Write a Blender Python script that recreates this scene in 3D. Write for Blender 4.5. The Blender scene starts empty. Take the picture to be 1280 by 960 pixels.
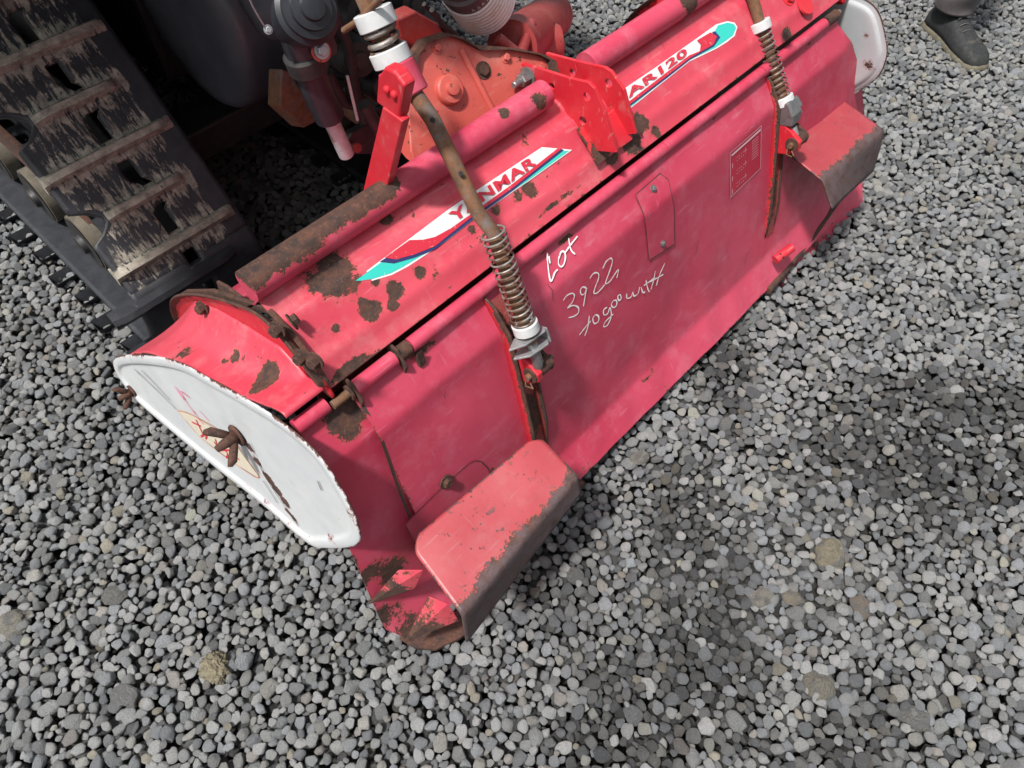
import bpy, bmesh, math, random
import numpy as np
from mathutils import Vector, Matrix, noise as mn
random.seed(7); rng = np.random.default_rng(7)
scene = bpy.context.scene
R_ = math.radians

# ------------------------------------------------------------------ camera
CAM_H = 1.35
_f = 920.0
_d = Vector((2130 - 640, -825 - 480, _f)).normalized()          # direction of the implement's long axis, seen by the camera
_n = Vector((1, 0, 0)).cross(_d).normalized()
if _n.y < 0: _n = -_n
AX, AZ = _d, -_n
AY = AZ.cross(AX)
cam_data = bpy.data.cameras.new("camera")
cam = bpy.data.objects.new("camera", cam_data)
scene.collection.objects.link(cam)
cam_data.sensor_width = 36; cam_data.lens = _f / 1280 * 36
cam_data.clip_start = 0.02; cam_data.clip_end = 500
rot = Matrix((( AX.x, -AX.y, -AX.z), (AY.x, -AY.y, -AY.z), (AZ.x, -AZ.y, -AZ.z)))
cam.matrix_world = Matrix.Translation((0, 0, CAM_H)) @ rot.to_4x4()
scene.camera = cam

def ray(p):
    v = Vector((p[0] - 640, p[1] - 480, _f))
    return Vector((AX.dot(v), AY.dot(v), AZ.dot(v)))
def at(p, x=None, y=None, z=None):
    """point of the world seen at photograph pixel p, on the plane x=, y= or z="""
    r = ray(p); c = Vector((0, 0, CAM_H))
    if x is not None: return c + r * (x / r.x)
    if y is not None: return c + r * (y / r.y)
    return c + r * ((z - CAM_H) / r.z)

# ------------------------------------------------------------------ world, sun, exposure
world = bpy.data.worlds.new("World"); scene.world = world; world.use_nodes = True
nt = world.node_tree; nt.nodes.clear()
sky = nt.nodes.new("ShaderNodeTexSky"); sky.sky_type = 'NISHITA'; sky.sun_disc = False
SUN_DIR = Vector((-0.44, 0.02, 0.90)).normalized()              # towards the sun, behind thin cloud
sky.sun_elevation = math.asin(SUN_DIR.z); sky.sun_rotation = math.atan2(SUN_DIR.x, SUN_DIR.y)
sky.dust_density = 4.0; sky.air_density = 1.2
hsv = nt.nodes.new("ShaderNodeHueSaturation"); hsv.inputs['Saturation'].default_value = 0.30
bg = nt.nodes.new("ShaderNodeBackground"); bg.inputs['Strength'].default_value = 0.088
wo = nt.nodes.new("ShaderNodeOutputWorld")
nt.links.new(sky.outputs[0], hsv.inputs['Color']); nt.links.new(hsv.outputs[0], bg.inputs[0]); nt.links.new(bg.outputs[0], wo.inputs[0])
sl = bpy.data.lights.new("sun", 'SUN'); sl.energy = 3.6; sl.angle = R_(5); sl.color = (1.0, 0.965, 0.92)
sun = bpy.data.objects.new("sun", sl); scene.collection.objects.link(sun)
sun.rotation_euler = (-SUN_DIR).to_track_quat('-Z', 'Y').to_euler()
scene.view_settings.view_transform = 'Standard'; scene.view_settings.look = 'None'
scene.view_settings.exposure = 0.66; scene.view_settings.gamma = 1.0

# ------------------------------------------------------------------ materials
CREATED = []
class NT:
    def __init__(s, name):
        s.m = bpy.data.materials.new(name); s.m.use_nodes = True; s.t = s.m.node_tree
        s.b = s.t.nodes['Principled BSDF']
        s.tc = s.t.nodes.new('ShaderNodeTexCoord').outputs['Object']
    def link(s, a, b): s.t.links.new(a, b)
    def noise(s, scale, detail=6, rough=0.6, vec=None, dist=0.0):
        n = s.t.nodes.new('ShaderNodeTexNoise'); n.inputs['Scale'].default_value = scale
        n.inputs['Detail'].default_value = detail; n.inputs['Roughness'].default_value = rough; n.inputs['Distortion'].default_value = dist
        s.link(vec if vec is not None else s.tc, n.inputs['Vector']); return n.outputs['Fac']
    def vscale(s, v):
        n = s.t.nodes.new('ShaderNodeVectorMath'); n.operation = 'MULTIPLY'; n.inputs[1].default_value = v
        s.link(s.tc, n.inputs[0]); return n.outputs[0]
    def math(s, op, a, b=None, clamp=False):
        n = s.t.nodes.new('ShaderNodeMath'); n.operation = op; n.use_clamp = clamp
        for i, v in enumerate((a, b)):
            if v is None: continue
            if isinstance(v, (int, float)): n.inputs[i].default_value = v
            else: s.link(v, n.inputs[i])
        return n.outputs[0]
    def step(s, v, lo, hi, a=0.0, b=1.0):
        n = s.t.nodes.new('ShaderNodeMapRange'); n.inputs[1].default_value = lo; n.inputs[2].default_value = hi
        n.inputs[3].default_value = a; n.inputs[4].default_value = b; s.link(v, n.inputs[0]); return n.outputs[0]
    def mix(s, f, a, b):
        n = s.t.nodes.new('ShaderNodeMix'); n.data_type = 'RGBA'
        for i, v in ((0, f), (6, a), (7, b)):
            if isinstance(v, (int, float)): n.inputs[i].default_value = v
            elif isinstance(v, tuple): n.inputs[i].default_value = (*v, 1)
            else: s.link(v, n.inputs[i])
        return n.outputs[2]
    def attr(s, name, kind='GEOMETRY', out='Fac'):
        n = s.t.nodes.new('ShaderNodeAttribute'); n.attribute_name = name; n.attribute_type = kind; return n.outputs[out]
    def bump(s, h, strength, dist=0.002, prev=None):
        n = s.t.nodes.new('ShaderNodeBump'); n.inputs['Strength'].default_value = strength; n.inputs['Distance'].default_value = dist
        s.link(h, n.inputs['Height'])
        if prev is not None: s.link(prev, n.inputs['Normal'])
        s.link(n.outputs[0], s.b.inputs['Normal']); return n.outputs[0]
    def rough(s, v):
        if isinstance(v, (int, float)): s.b.inputs['Roughness'].default_value = v
        else: s.link(v, s.b.inputs['Roughness'])
    def color(s, v):
        if isinstance(v, tuple): s.b.inputs['Base Color'].default_value = (*v, 1)
        else: s.link(v, s.b.inputs['Base Color'])

def rust_color(m):
    c = m.mix(m.step(m.noise(55, 8, .7), .35, .65), (.022, .014, .013), (.090, .036, .021))
    return m.mix(m.step(m.noise(210, 4, .7), .55, .75), c, (.14, .065, .04))

def paint(name, a, b, wornc=None, chips=0.70, bias=0.0, rough=0.42, spots=True, wear=(.46, .30, .28), wearamt=.25, scratch=True, coat=0.15):
    """faded sheet-metal paint a..b; rust where the mesh attribute 'rust' plus noise says so"""
    m = NT(name)
    c = m.mix(m.step(m.noise(3.1, 6, .6), .32, .68), a, b)
    c = m.mix(m.step(m.noise(17, 9, .72), .50, .78, 0, wearamt), c, wear)              # chalky bloom
    dk = tuple(v * .62 for v in a)
    c = m.mix(m.step(m.noise(8, 8, .65, dist=.6), .60, .76, 0, .45), c, dk)              # handling grime
    if scratch:
        sc = m.noise(1.0, 3, .5, vec=m.vscale((14, 160, 60)))
        c = m.mix(m.step(sc, .64, .72, 0, .26), c, wear)
        sc2 = m.noise(1.0, 4, .6, vec=m.vscale((190, 18, 12)))
        c = m.mix(m.step(sc2, .65, .72, 0, .24), c, wear)
    r = m.attr('rust')
    n1 = m.noise(30, 10, .80); n2 = m.noise(140, 5, .7)
    v = m.math('ADD', m.math('ADD', r, m.math('MULTIPLY', m.math('SUBTRACT', n1, .5), 2.0)), bias)
    v = m.math('ADD', v, m.math('MULTIPLY', m.math('SUBTRACT', n2, .5), .7))
    mask = m.step(v, .50, .535)
    if spots:
        sp = m.step(m.noise(95, 4, .6), chips, chips + .02)
        sp = m.math('MULTIPLY', sp, m.step(m.noise(7, 4, .6), .48, .60))
        mask = m.math('MAXIMUM', mask, sp)
    fine = m.step(m.math('ADD', m.math('MULTIPLY', r, .8), m.math('MULTIPLY', m.math('SUBTRACT', m.noise(170, 4, .75), .5), 1.9)), .66, .70)
    mask = m.math('MAXIMUM', mask, m.math('MULTIPLY', fine, m.step(r, .06, .14)))
    halo = m.step(v, .34, .52)
    c = m.mix(m.math('MULTIPLY', halo, .5), c, (.34, .07, .045))
    c = m.mix(mask, c, rust_color(m) if wornc is None else m.mix(m.step(m.noise(40, 8, .7), .42, .66), wornc, rust_color(m)))
    m.color(c)
    rr = m.mix(mask, (rough,) * 3, (.92,) * 3)
    m.rough(m.mix(m.step(m.noise(30, 6), .4, .7, 0, .5), rr, (.75,) * 3))
    m.b.inputs['Coat Weight'].default_value = coat; m.b.inputs['Coat Roughness'].default_value = .35
    p = m.bump(m.math('MULTIPLY', mask, m.step(m.noise(160, 5, .7), .2, .8, -.2, -1.6)), .55, .0012)
    m.bump(m.noise(9, 5), .22, .004, p)
    return m.m

def simple(name, a, b, rough=.6, scale=40, metal=0, bmp=.3, c3=None, r3=(.6, .7)):
    m = NT(name); c = m.mix(m.step(m.noise(scale, 7, .7), .35, .65), a, b)
    if c3: c = m.mix(m.step(m.noise(scale * .45, 8, .75), *r3), c, c3)
    m.color(c); m.rough(m.step(m.noise(scale * 1.5, 5), .3, .7, rough * .75, min(1, rough * 1.25))); m.b.inputs['Metallic'].default_value = metal
    m.bump(m.noise(scale * 2, 5, .7), bmp, .001); return m.m

PINK = paint('faded_red_paint', (.41, .026, .062), (.52, .062, .112), wear=(.56, .22, .28), wearamt=.42)
PINKTOP = paint('faded_red_paint_cover', (.44, .028, .054), (.55, .070, .100), wear=(.54, .25, .25), wearamt=.42, chips=.66)
RED = paint('bright_red_paint', (.50, .012, .022), (.48, .020, .036), wearamt=.12, chips=.72, rough=.38)
SALMON = paint('worn_salmon_paint', (.27, .026, .036), (.34, .048, .058), wornc=(.085, .058, .062), wearamt=.28, chips=.62, wear=(.30, .16, .16))
ORANGE = paint('casting_orange_red_paint', (.38, .050, .038), (.46, .085, .066), bias=.05, wearamt=.6, wear=(.46, .24, .19), chips=.64)
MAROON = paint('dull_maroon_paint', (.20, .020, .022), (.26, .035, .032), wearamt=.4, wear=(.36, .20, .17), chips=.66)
WHITEP = paint('white_sheet_paint', (.44, .46, .48), (.52, .54, .55), wear=(.62, .58, .50), chips=.72, wearamt=.3, rough=.35)
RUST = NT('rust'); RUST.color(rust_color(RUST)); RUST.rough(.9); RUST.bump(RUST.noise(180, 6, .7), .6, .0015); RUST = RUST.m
RODRUST = simple('rod_rust', (.085, .045, .026), (.18, .080, .035), .8, 60, c3=(.12, .10, .095), r3=(.50, .62))
SPRINGM = simple('rusting_spring_steel', (.20, .185, .17), (.32, .30, .28), .5, 55, .45, c3=(.12, .055, .03), r3=(.46, .58))
ZINC = simple('zinc_plate', (.34, .35, .36), (.46, .47, .48), .42, 50, .65, c3=(.20, .12, .08), r3=(.66, .74))
STEEL = simple('dull_steel', (.20, .20, .20), (.30, .30, .30), .45, 70, .75, c3=(.12, .07, .05), r3=(.62, .72))
DRUM = simple('dusty_black_drum', (.038, .042, .052), (.062, .066, .078), .42, 9, c3=(.09, .085, .075), r3=(.60, .80), bmp=.1)
CHROME = simple('scuffed_chrome', (.34, .36, .37), (.46, .48, .50), .4, 60, .1, c3=(.22, .12, .09), r3=(.56, .62))
NYLON = simple('white_nylon', (.44, .45, .46), (.54, .55, .55), .5, 35, c3=(.48, .46, .42), r3=(.58, .74))
BLACKP = simple('black_enamel', (.014, .015, .019), (.028, .030, .038), .36, 18, c3=(.055, .050, .045), r3=(.60, .78), bmp=.15)
BLACKM = simple('grimy_black_metal', (.012, .012, .013), (.030, .028, .027), .6, 25, c3=(.10, .060, .035), r3=(.62, .72))
HOLE = simple('unlit_hole', (.010, .008, .008), (.016, .012, .010), .9, 40)
COILM = simple('cream_plastic_coil', (.62, .62, .58), (.74, .74, .71), .45, 14, c3=(.40, .33, .16), r3=(.55, .70))
def flat(name, c, rough=.45, c2=None, thr=(.66, .70)):
    m = NT(name); m.color(m.mix(m.step(m.noise(150, 6, .7), *thr), c, c2 or tuple(v * .6 for v in c))); m.rough(rough); return m.m
D_WHITE = flat('print_white', (.64, .64, .64), c2=(.62, .20, .20)); D_TEAL = flat('print_teal', (.03, .47, .40), c2=(.3, .7, .62))
D_RED = flat('print_red', (.50, .022, .045), c2=(.64, .2, .2), thr=(.60, .66)); D_NAVY = flat('print_navy', (.022, .025, .11))
D_CREAM = flat('print_cream', (.56, .50, .40)); D_ORANGE = flat('print_orange', (.55, .20, .07))
MARKER = flat('white_marker', (.80, .80, .80)); PINKMARK = flat('pink_marker', (.80, .14, .28)); SCR = flat('dark_scratch', (.045, .035, .03)); YELLOW = flat('print_yellow', (.70, .68, .12))  # the scratch colour also paints the shaded seam gap
LABELRED = flat('label_red', (.42, .02, .05)); LABELW = flat('label_white', (.66, .42, .46))
def rubber():
    m = NT('muddy_track_rubber')
    base = m.mix(m.step(m.noise(30, 6), .3, .7), (.013, .014, .018), (.030, .032, .038))
    st = m.noise(1.0, 6, .72, vec=m.vscale((120, 22, 22)), dist=.5)
    v = m.math('ADD', m.math('ADD', m.attr('mud'), m.math('MULTIPLY', m.math('SUBTRACT', st, .5), 1.9)), m.math('MULTIPLY', m.math('SUBTRACT', m.noise(70, 8, .75), .5), .7))
    mk = m.step(v, .50, .62)
    mud = m.mix(m.step(m.noise(45, 8, .7), .35, .65), (.15, .135, .11), (.42, .385, .32))
    m.color(m.mix(mk, base, mud)); m.rough(m.mix(mk, (.50,) * 3, (.95,) * 3)); m.bump(m.math('ADD', mk, m.noise(90, 6, .7)), .5, .002); return m.m
RUBBER = rubber()
def stone_mat(kind):
    m = NT('river_stone_' + kind.lower())
    c = m.attr('tint', kind, 'Color')
    K = 1 / 55
    sp = m.noise(420 * K, 5, .8)
    c2 = m.mix(m.step(sp, .38, .62, 0, .8), c, m.mix(.5, c, (.03, .03, .03)))
    c2 = m.mix(m.step(m.noise(330 * K, 4, .75), .56, .70, 0, .6), c2, m.mix(.45, c2, (.70, .70, .68)))
    c2 = m.mix(m.step(m.noise(90 * K, 3, .6), .62, .74, 0, .30), c2, (.30, .24, .16))
    m.color(c2); m.rough(.58); m.bump(m.noise(260 * K, 6, .75), .8, .06); return m.m
STONE_I = stone_mat('INSTANCER'); STONE_G = stone_mat('GEOMETRY')

# ------------------------------------------------------------------ building helpers
def tag(o, label=None, cat=None, group=None, kind=None):
    if label: o['label'] = label
    if cat: o['category'] = cat
    if group: o['group'] = group
    if kind: o['kind'] = kind
    return o
def origin(o):
    v = Vector((0, 0, 0))
    while o is not None: v = v + o.location; o = o.parent
    return v
def thing(name, loc, label, cat, group=None):
    o = bpy.data.objects.new(name, None); o.empty_display_size = .05; scene.collection.objects.link(o); o.location = loc
    return tag(o, label, cat, group)
def mesh_obj(name, verts, faces, mat, parent=None, smooth=False, attrs=None, bevel=0, solid=0, auto=False, label=None):
    me = bpy.data.meshes.new(name); off = origin(parent)
    me.from_pydata([tuple(Vector(v) - off) for v in verts], [], faces); me.materials.append(mat)
    if attrs:
        for k, vals in attrs.items():
            a = me.attributes.new(k, 'FLOAT', 'POINT'); a.data.foreach_set('value', np.asarray(vals, dtype=np.float32))
    if smooth: me.polygons.foreach_set('use_smooth', [True] * len(me.polygons))
    me.update(); o = bpy.data.objects.new(name, me); scene.collection.objects.link(o)
    if parent is not None: o.parent = parent
    if solid:
        s = o.modifiers.new('thickness', 'SOLIDIFY'); s.thickness = solid; s.offset = -1
    if bevel:
        b = o.modifiers.new('bevel', 'BEVEL'); b.width = bevel; b.segments = 2; b.limit_method = 'ANGLE'; b.angle_limit = R_(35)
    if label: o['label'] = label
    CREATED.append(o)
    return o
def bm_obj(name, bm, mat, parent=None, smooth=False, bevel=0, label=None):
    bm.verts.index_update(); bmesh.ops.recalc_face_normals(bm, faces=bm.faces)
    v = [x.co.copy() for x in bm.verts]; f = [[y.index for y in x.verts] for x in bm.faces]; bm.free()
    return mesh_obj(name, v, f, mat, parent, smooth, bevel=bevel, label=label)
def poly_prism(pts, vec):
    """closed prism from a planar outline and an extrusion vector"""
    n = len(pts); vec = Vector(vec)
    v = [Vector(p) for p in pts] + [Vector(p) + vec for p in pts]
    f = [list(range(n))[::-1], list(range(n, 2 * n))] + [[i, (i + 1) % n, n + (i + 1) % n, n + i] for i in range(n)]
    bm = bmesh.new(); vs = [bm.verts.new(p) for p in v]
    for q in f: bm.faces.new([vs[i] for i in q])
    return bm
def prism(name, pts, vec, mat, parent=None, bevel=.0012, label=None):
    return bm_obj(name, poly_prism(pts, vec), mat, parent, bevel=bevel, label=label)
def frame(d):
    d = Vector(d).normalized(); a = Vector((0, 0, 1)) if abs(d.z) < .9 else Vector((1, 0, 0))
    u = d.cross(a).normalized(); return d, u, d.cross(u)
def rings(stations, seg=20, cap=True, bm=None):
    """lathe: stations [(centre, axis, radius)]"""
    bm = bm or bmesh.new(); prev = None; first = None
    _, u, w = frame(stations[0][1])
    for c, d, r in stations:
        d = Vector(d).normalized(); u = (u - d * u.dot(d)).normalized(); w = d.cross(u)
        cur = [bm.verts.new(Vector(c) + (u * math.cos(2 * math.pi * i / seg) + w * math.sin(2 * math.pi * i / seg)) * r) for i in range(seg)]
        if prev:
            for i in range(seg): bm.faces.new([prev[i], prev[(i + 1) % seg], cur[(i + 1) % seg], cur[i]])
        else: first = cur
        prev = cur
    if cap: bm.faces.new(first[::-1]); bm.faces.new(prev)
    return bm
def tube(name, pts, r, mat, parent=None, seg=18, smooth=True, label=None, radii=None):
    pts = [Vector(p) for p in pts]; st = []
    for i, p in enumerate(pts):
        d = pts[min(i + 1, len(pts) - 1)] - pts[max(i - 1, 0)]; st.append((p, d, radii[i] if radii else r))
    o = bm_obj(name, rings(st, seg), mat, parent, smooth, label=label)
    m = o.modifiers.new('edges', 'EDGE_SPLIT'); m.split_angle = R_(40); return o
def disc_stack(name, c, d, prof, mat, parent=None, seg=24, label=None):
    """lathe given [(offset along d, radius)]"""
    d = Vector(d).normalized(); c = Vector(c)
    o = bm_obj(name, rings([(c + d * a, d, r) for a, r in prof], seg), mat, parent, True, label=label)
    m = o.modifiers.new('edges', 'EDGE_SPLIT'); m.split_angle = R_(35); return o
def bolt(name, c, d, r, h, mat, parent, washer=True, stud=0, label=None):
    """hex head with washer, seated at c pointing along d"""
    d, u, w = frame(d); bm = bmesh.new(); c = Vector(c)
    if washer: rings([(c, d, r * 1.45), (c + d * h * .22, d, r * 1.45)], 18, bm=bm)
    hx = [c + (u * math.cos(math.pi / 3 * i + .3) + w * math.sin(math.pi / 3 * i + .3)) * r for i in range(6)]
    lo = [bm.verts.new(p + d * h * .22) for p in hx]; mi = [bm.verts.new(p + d * h * .88) for p in hx]
    hi = [bm.verts.new(c + (p - c) * .82 + d * h) for p in hx]
    for A, B in ((lo, mi), (mi, hi)):
        for i in range(6): bm.faces.new([A[i], A[(i + 1) % 6], B[(i + 1) % 6], B[i]])
    bm.faces.new(hi); bm.faces.new(lo[::-1])
    if stud: rings([(c + d * h * .9, d, r * .5), (c + d * (h + stud), d, r * .5), (c + d * (h + stud * 1.1), d, r * .4)], 12, bm=bm)
    return bm_obj(name, bm, mat, parent, label=label)
def spring(name, a, b, r, wire, turns, mat, parent, n=16, seg=6, r2=None):
    a, b = Vector(a), Vector(b); d, u, w = frame(b - a); L = (b - a).length; pts = []
    N = int(turns * n)
    for i in range(N + 1):
        t = i / N; an = 2 * math.pi * turns * t; tt = min(max((t * turns - .5) / (turns - 1), 0), 1)
        rr = r + (r2 - r if r2 else 0) * t
        pts.append(a + d * (L * tt) + (u * math.cos(an) + w * math.sin(an)) * rr)
    return tube(name, pts, wire, mat, parent, seg)
def strokes(name, lines, width, mat, parent, label=None):
    for ln in lines: stroke(name, [ln], width, mat, parent, label)
def stroke(name, lines, width, mat, parent, label=None):
    """one flat pen stroke: a list of (point, normal)"""
    V, F = [], []
    for ln in lines:
        n = len(ln); b = len(V)
        for i, (p, nn) in enumerate(ln):
            t = (ln[min(i + 1, n - 1)][0] - ln[max(i - 1, 0)][0])
            t = t.normalized() if t.length > 1e-9 else Vector((1, 0, 0)); s = nn.cross(t).normalized()
            wd = width * (.5 if n < 3 or 0 < i < n - 1 else .35) * (1 + .7 * mn.noise(p * 130) if n > 8 else 1)
            V += [p - s * wd, p + s * wd]
        for i in range(n - 1): F.append([b + 2 * i, b + 2 * i + 2, b + 2 * i + 3, b + 2 * i + 1])
    return mesh_obj(name, V, F, mat, parent, label=label)
def smooth_line(P, k=4):
    """Catmull-Rom through 2-D points"""
    if len(P) < 3: return P
    out = []
    for i in range(len(P) - 1):
        p0, p1, p2, p3 = P[max(i - 1, 0)], P[i], P[i + 1], P[min(i + 2, len(P) - 1)]
        for j in range(k):
            t = j / k
            out.append(tuple(.5 * (2 * p1[a] + (p2[a] - p0[a]) * t + (2 * p0[a] - 5 * p1[a] + 4 * p2[a] - p3[a]) * t * t + (3 * p1[a] - p0[a] - 3 * p2[a] + p3[a]) * t ** 3) for a in (0, 1)))
    return out + [P[-1]]

# ---- profiles (y, z) of the implement's long sheets; camera sees the side their normals face
REAR = [(.546, .520), (.538, .503), (.505, .461), (.458, .270), (.416, .100), (.373, .035)]
TOP = [(.5578, .5470), (.569, .558), (.583, .578), (.590, .580), (.634, .622), (.642, .6215), (.649, .6225), (.657, .634), (.6745, .641)]
def on_profile(p, prof, off=0.0):
    r = ray(p); k = r.y / -r.z; best = None
    for i in range(len(prof) - 1):
        (y0, z0), (y1, z1) = prof[i], prof[i + 1]
        dy, dz = y1 - y0, z1 - z0; t = (k * (CAM_H - z0) - y0) / (dy + k * dz)
        e = max(0, -t, t - 1)
        if best is None or e < best[0]: best = (e, i, t)
    _, i, t = best; (y0, z0), (y1, z1) = prof[i], prof[i + 1]
    y, z = y0 + t * (y1 - y0), z0 + t * (z1 - z0)
    nv = Vector((0, -abs(z1 - z0), abs(y1 - y0))).normalized()
    if prof is REAR and i >= 0 and (y1 < y0): nv = Vector((0, -(z0 - z1), (y0 - y1))).normalized()
    q = at(p, z=z) + nv * off
    return q, nv

def sheet(name, prof, xl, xr, nx, sub, mat, parent, blobs=(), solid=.003, edge=0.0, dents=0.0, warp=None, label=None, offn=0.0, edges='lrtb', fillet=2):
    """long pressed sheet: profile swept along x between functions xl(z), xr(z); 'rust' attribute from blobs [(point, radius, amount)]"""
    P = []; 
    for i in range(len(prof) - 1):
        a, b = prof[i], prof[i + 1]; L = math.dist(a, b); n = max(1, int(L / sub))
        for j in range(n): t = j / n; P.append((a[0] + (b[0] - a[0]) * t, a[1] + (b[1] - a[1]) * t))
    P.append(prof[-1]); P = np.array(P)
    for _ in range(fillet): P[1:-1] = P[1:-1] * .5 + .25 * (P[:-2] + P[2:])
    m = len(P); ys = P[:, 0][:, None] * np.ones((1, nx + 1)); zs = P[:, 1][:, None] * np.ones((1, nx + 1))
    u = np.linspace(0, 1, nx + 1)[None, :]
    xs = np.array([xl(z) for z in P[:, 1]])[:, None] * (1 - u) + np.array([xr(z) for z in P[:, 1]])[:, None] * u
    T = np.gradient(P, axis=0); T /= np.linalg.norm(T, axis=1)[:, None]
    sgn = 1 if (P[-1, 0] - P[0, 0]) > 0 else -1
    N = np.stack([-T[:, 1], T[:, 0]], 1) * sgn
    d = np.full((m, nx + 1), offn)
    if dents: d = d + dents * (np.sin(xs * 9 + 1.3) * np.sin(zs * 14 + xs * 4) * .6 + np.sin(xs * 23 + zs * 31) * .25)
    if warp is not None: d = d + warp(xs, ys, zs)
    ys = ys + N[:, :1] * d; zs = zs + N[:, 1:] * d
    rust = np.zeros_like(xs)
    for p, rad, amt in blobs:
        if isinstance(rad, tuple): D = np.sqrt(((xs - p[0]) / rad[0]) ** 2 + ((ys - p[1]) ** 2 + (zs - p[2]) ** 2) / rad[1] ** 2)
        else: D = np.sqrt((xs - p[0]) ** 2 + (ys - p[1]) ** 2 + (zs - p[2]) ** 2) / rad
        rust = np.maximum(rust, amt * np.clip(1.15 - .62 * D, 0, 1))
    if edge:
        s = np.arange(m)[:, None] * sub * np.ones((1, nx + 1)); e = np.full_like(xs, 9.)
        if 't' in edges: e = np.minimum(e, s)
        if 'b' in edges: e = np.minimum(e, (m - 1) * sub - s)
        if 'l' in edges: e = np.minimum(e, xs - xs[:, :1])
        if 'r' in edges: e = np.minimum(e, xs[:, -1:] - xs)
        rust = np.maximum(rust, edge * np.clip(1 - e / .008, 0, 1))
    V = np.stack([xs, ys, zs], -1).reshape(-1, 3)
    W = nx + 1; F = []
    for i in range(m - 1):
        for j in range(nx):
            q = [i * W + j, i * W + j + 1, (i + 1) * W + j + 1, (i + 1) * W + j]
            F.append(q if sgn > 0 else q[::-1])
    o = mesh_obj(name, V.tolist(), F, mat, parent, True, {'rust': rust.ravel()}, solid=solid, label=label)
    es = o.modifiers.new('edges', 'EDGE_SPLIT'); es.split_angle = R_(50)
    return o
def pblob(px, prof, rad, amt=1.0): return (on_profile(px, prof)[0], rad, amt)
def decal(name, px, prof, mat, parent, off=.0008):
    pts = [on_profile(p, prof, off)[0] for p in px]
    o = mesh_obj(name, pts, [list(range(len(pts)))], mat, parent)
    bm = bmesh.new(); bm.from_mesh(o.data); bmesh.ops.triangulate(bm, faces=bm.faces)
    nv = on_profile(px[0], prof)[1]
    for f in bm.faces:
        if f.normal.dot(nv) < 0: f.normal_flip()
    bm.to_mesh(o.data); bm.free(); return o
def lettering(name, text, p0, xd, up, width, height, mat, parent, bold=.02, shear=0.0):
    cu = bpy.data.curves.new(name, 'FONT'); cu.body = text; cu.offset = bold; cu.shear = shear; cu.space_character = 1.08
    t = bpy.data.objects.new(name, cu); scene.collection.objects.link(t); bpy.context.view_layer.update()
    dg = bpy.context.evaluated_depsgraph_get(); me = bpy.data.meshes.new_from_object(t.evaluated_get(dg))
    V = np.empty(len(me.vertices) * 3); me.vertices.foreach_get('co', V); V = V.reshape(-1, 3)
    F = [list(q.vertices) for q in me.polygons]
    bpy.data.objects.remove(t); bpy.data.curves.remove(cu); bpy.data.meshes.remove(me)
    lo, hi = V.min(0), V.max(0); xd = Vector(xd).normalized(); up = Vector(up).normalized(); p0 = Vector(p0)
    W = [p0 + xd * ((v[0] - lo[0]) / (hi[0] - lo[0]) * width) + up * ((v[1] - lo[1]) / (hi[1] - lo[1]) * height) for v in V]
    return mesh_obj(name, W, F, mat, parent)

# ================================================================== GROUND AND GRAVEL
gm = NT('gravel_bed')  # near-black so gaps between stones look shaded; shade put in the colour
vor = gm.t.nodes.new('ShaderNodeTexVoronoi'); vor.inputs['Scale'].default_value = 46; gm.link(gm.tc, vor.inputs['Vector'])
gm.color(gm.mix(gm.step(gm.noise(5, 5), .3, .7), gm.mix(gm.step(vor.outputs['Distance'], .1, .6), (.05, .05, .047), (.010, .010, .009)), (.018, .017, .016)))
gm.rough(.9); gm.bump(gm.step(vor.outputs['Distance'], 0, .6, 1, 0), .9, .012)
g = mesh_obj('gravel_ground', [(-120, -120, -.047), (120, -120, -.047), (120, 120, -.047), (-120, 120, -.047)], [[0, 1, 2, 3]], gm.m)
tag(g, kind='structure')

def stone_mesh(i, sub=3):
    bm = bmesh.new(); bmesh.ops.create_icosphere(bm, subdivisions=sub, radius=1)
    r = random.Random(100 + i); cuts = []
    for _ in range(11):
        cuts.append((Vector((r.gauss(0, 1), r.gauss(0, 1), r.gauss(0, 1))).normalized(), r.uniform(.56, .92)))
    o = Vector((r.random() * 50, r.random() * 50, r.random() * 50))
    for v in bm.verts:
        p = v.co.copy()
        for nrm, h in cuts:
            e = p.dot(nrm) - h
            if e > 0: p -= nrm * e * .84
        p *= 1 + .20 * mn.noise(p * 1.1 + o) + .04 * mn.noise(p * 4 + o)
        v.co = p
    me = bpy.data.meshes.new('pebble_shape'); bm.to_mesh(me); bm.free()
    me.polygons.foreach_set('use_smooth', [True] * len(me.polygons)); me.materials.append(STONE_I); return me
quad = [(-.44, .74), (.705, -.49), (3.155, .458), (.675, 3.116)]
cx, cy = np.mean(quad, 0)
def inside(X, Y, grow=.22):
    ok = np.ones(len(X), bool)
    for i in range(4):
        x0, y0 = quad[i]; x1, y1 = quad[(i + 1) % 4]; L = math.hypot(x1 - x0, y1 - y0)
        ok &= ((x1 - x0) * (Y - y0) - (y1 - y0) * (X - x0)) / L > -grow
    return ok
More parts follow.
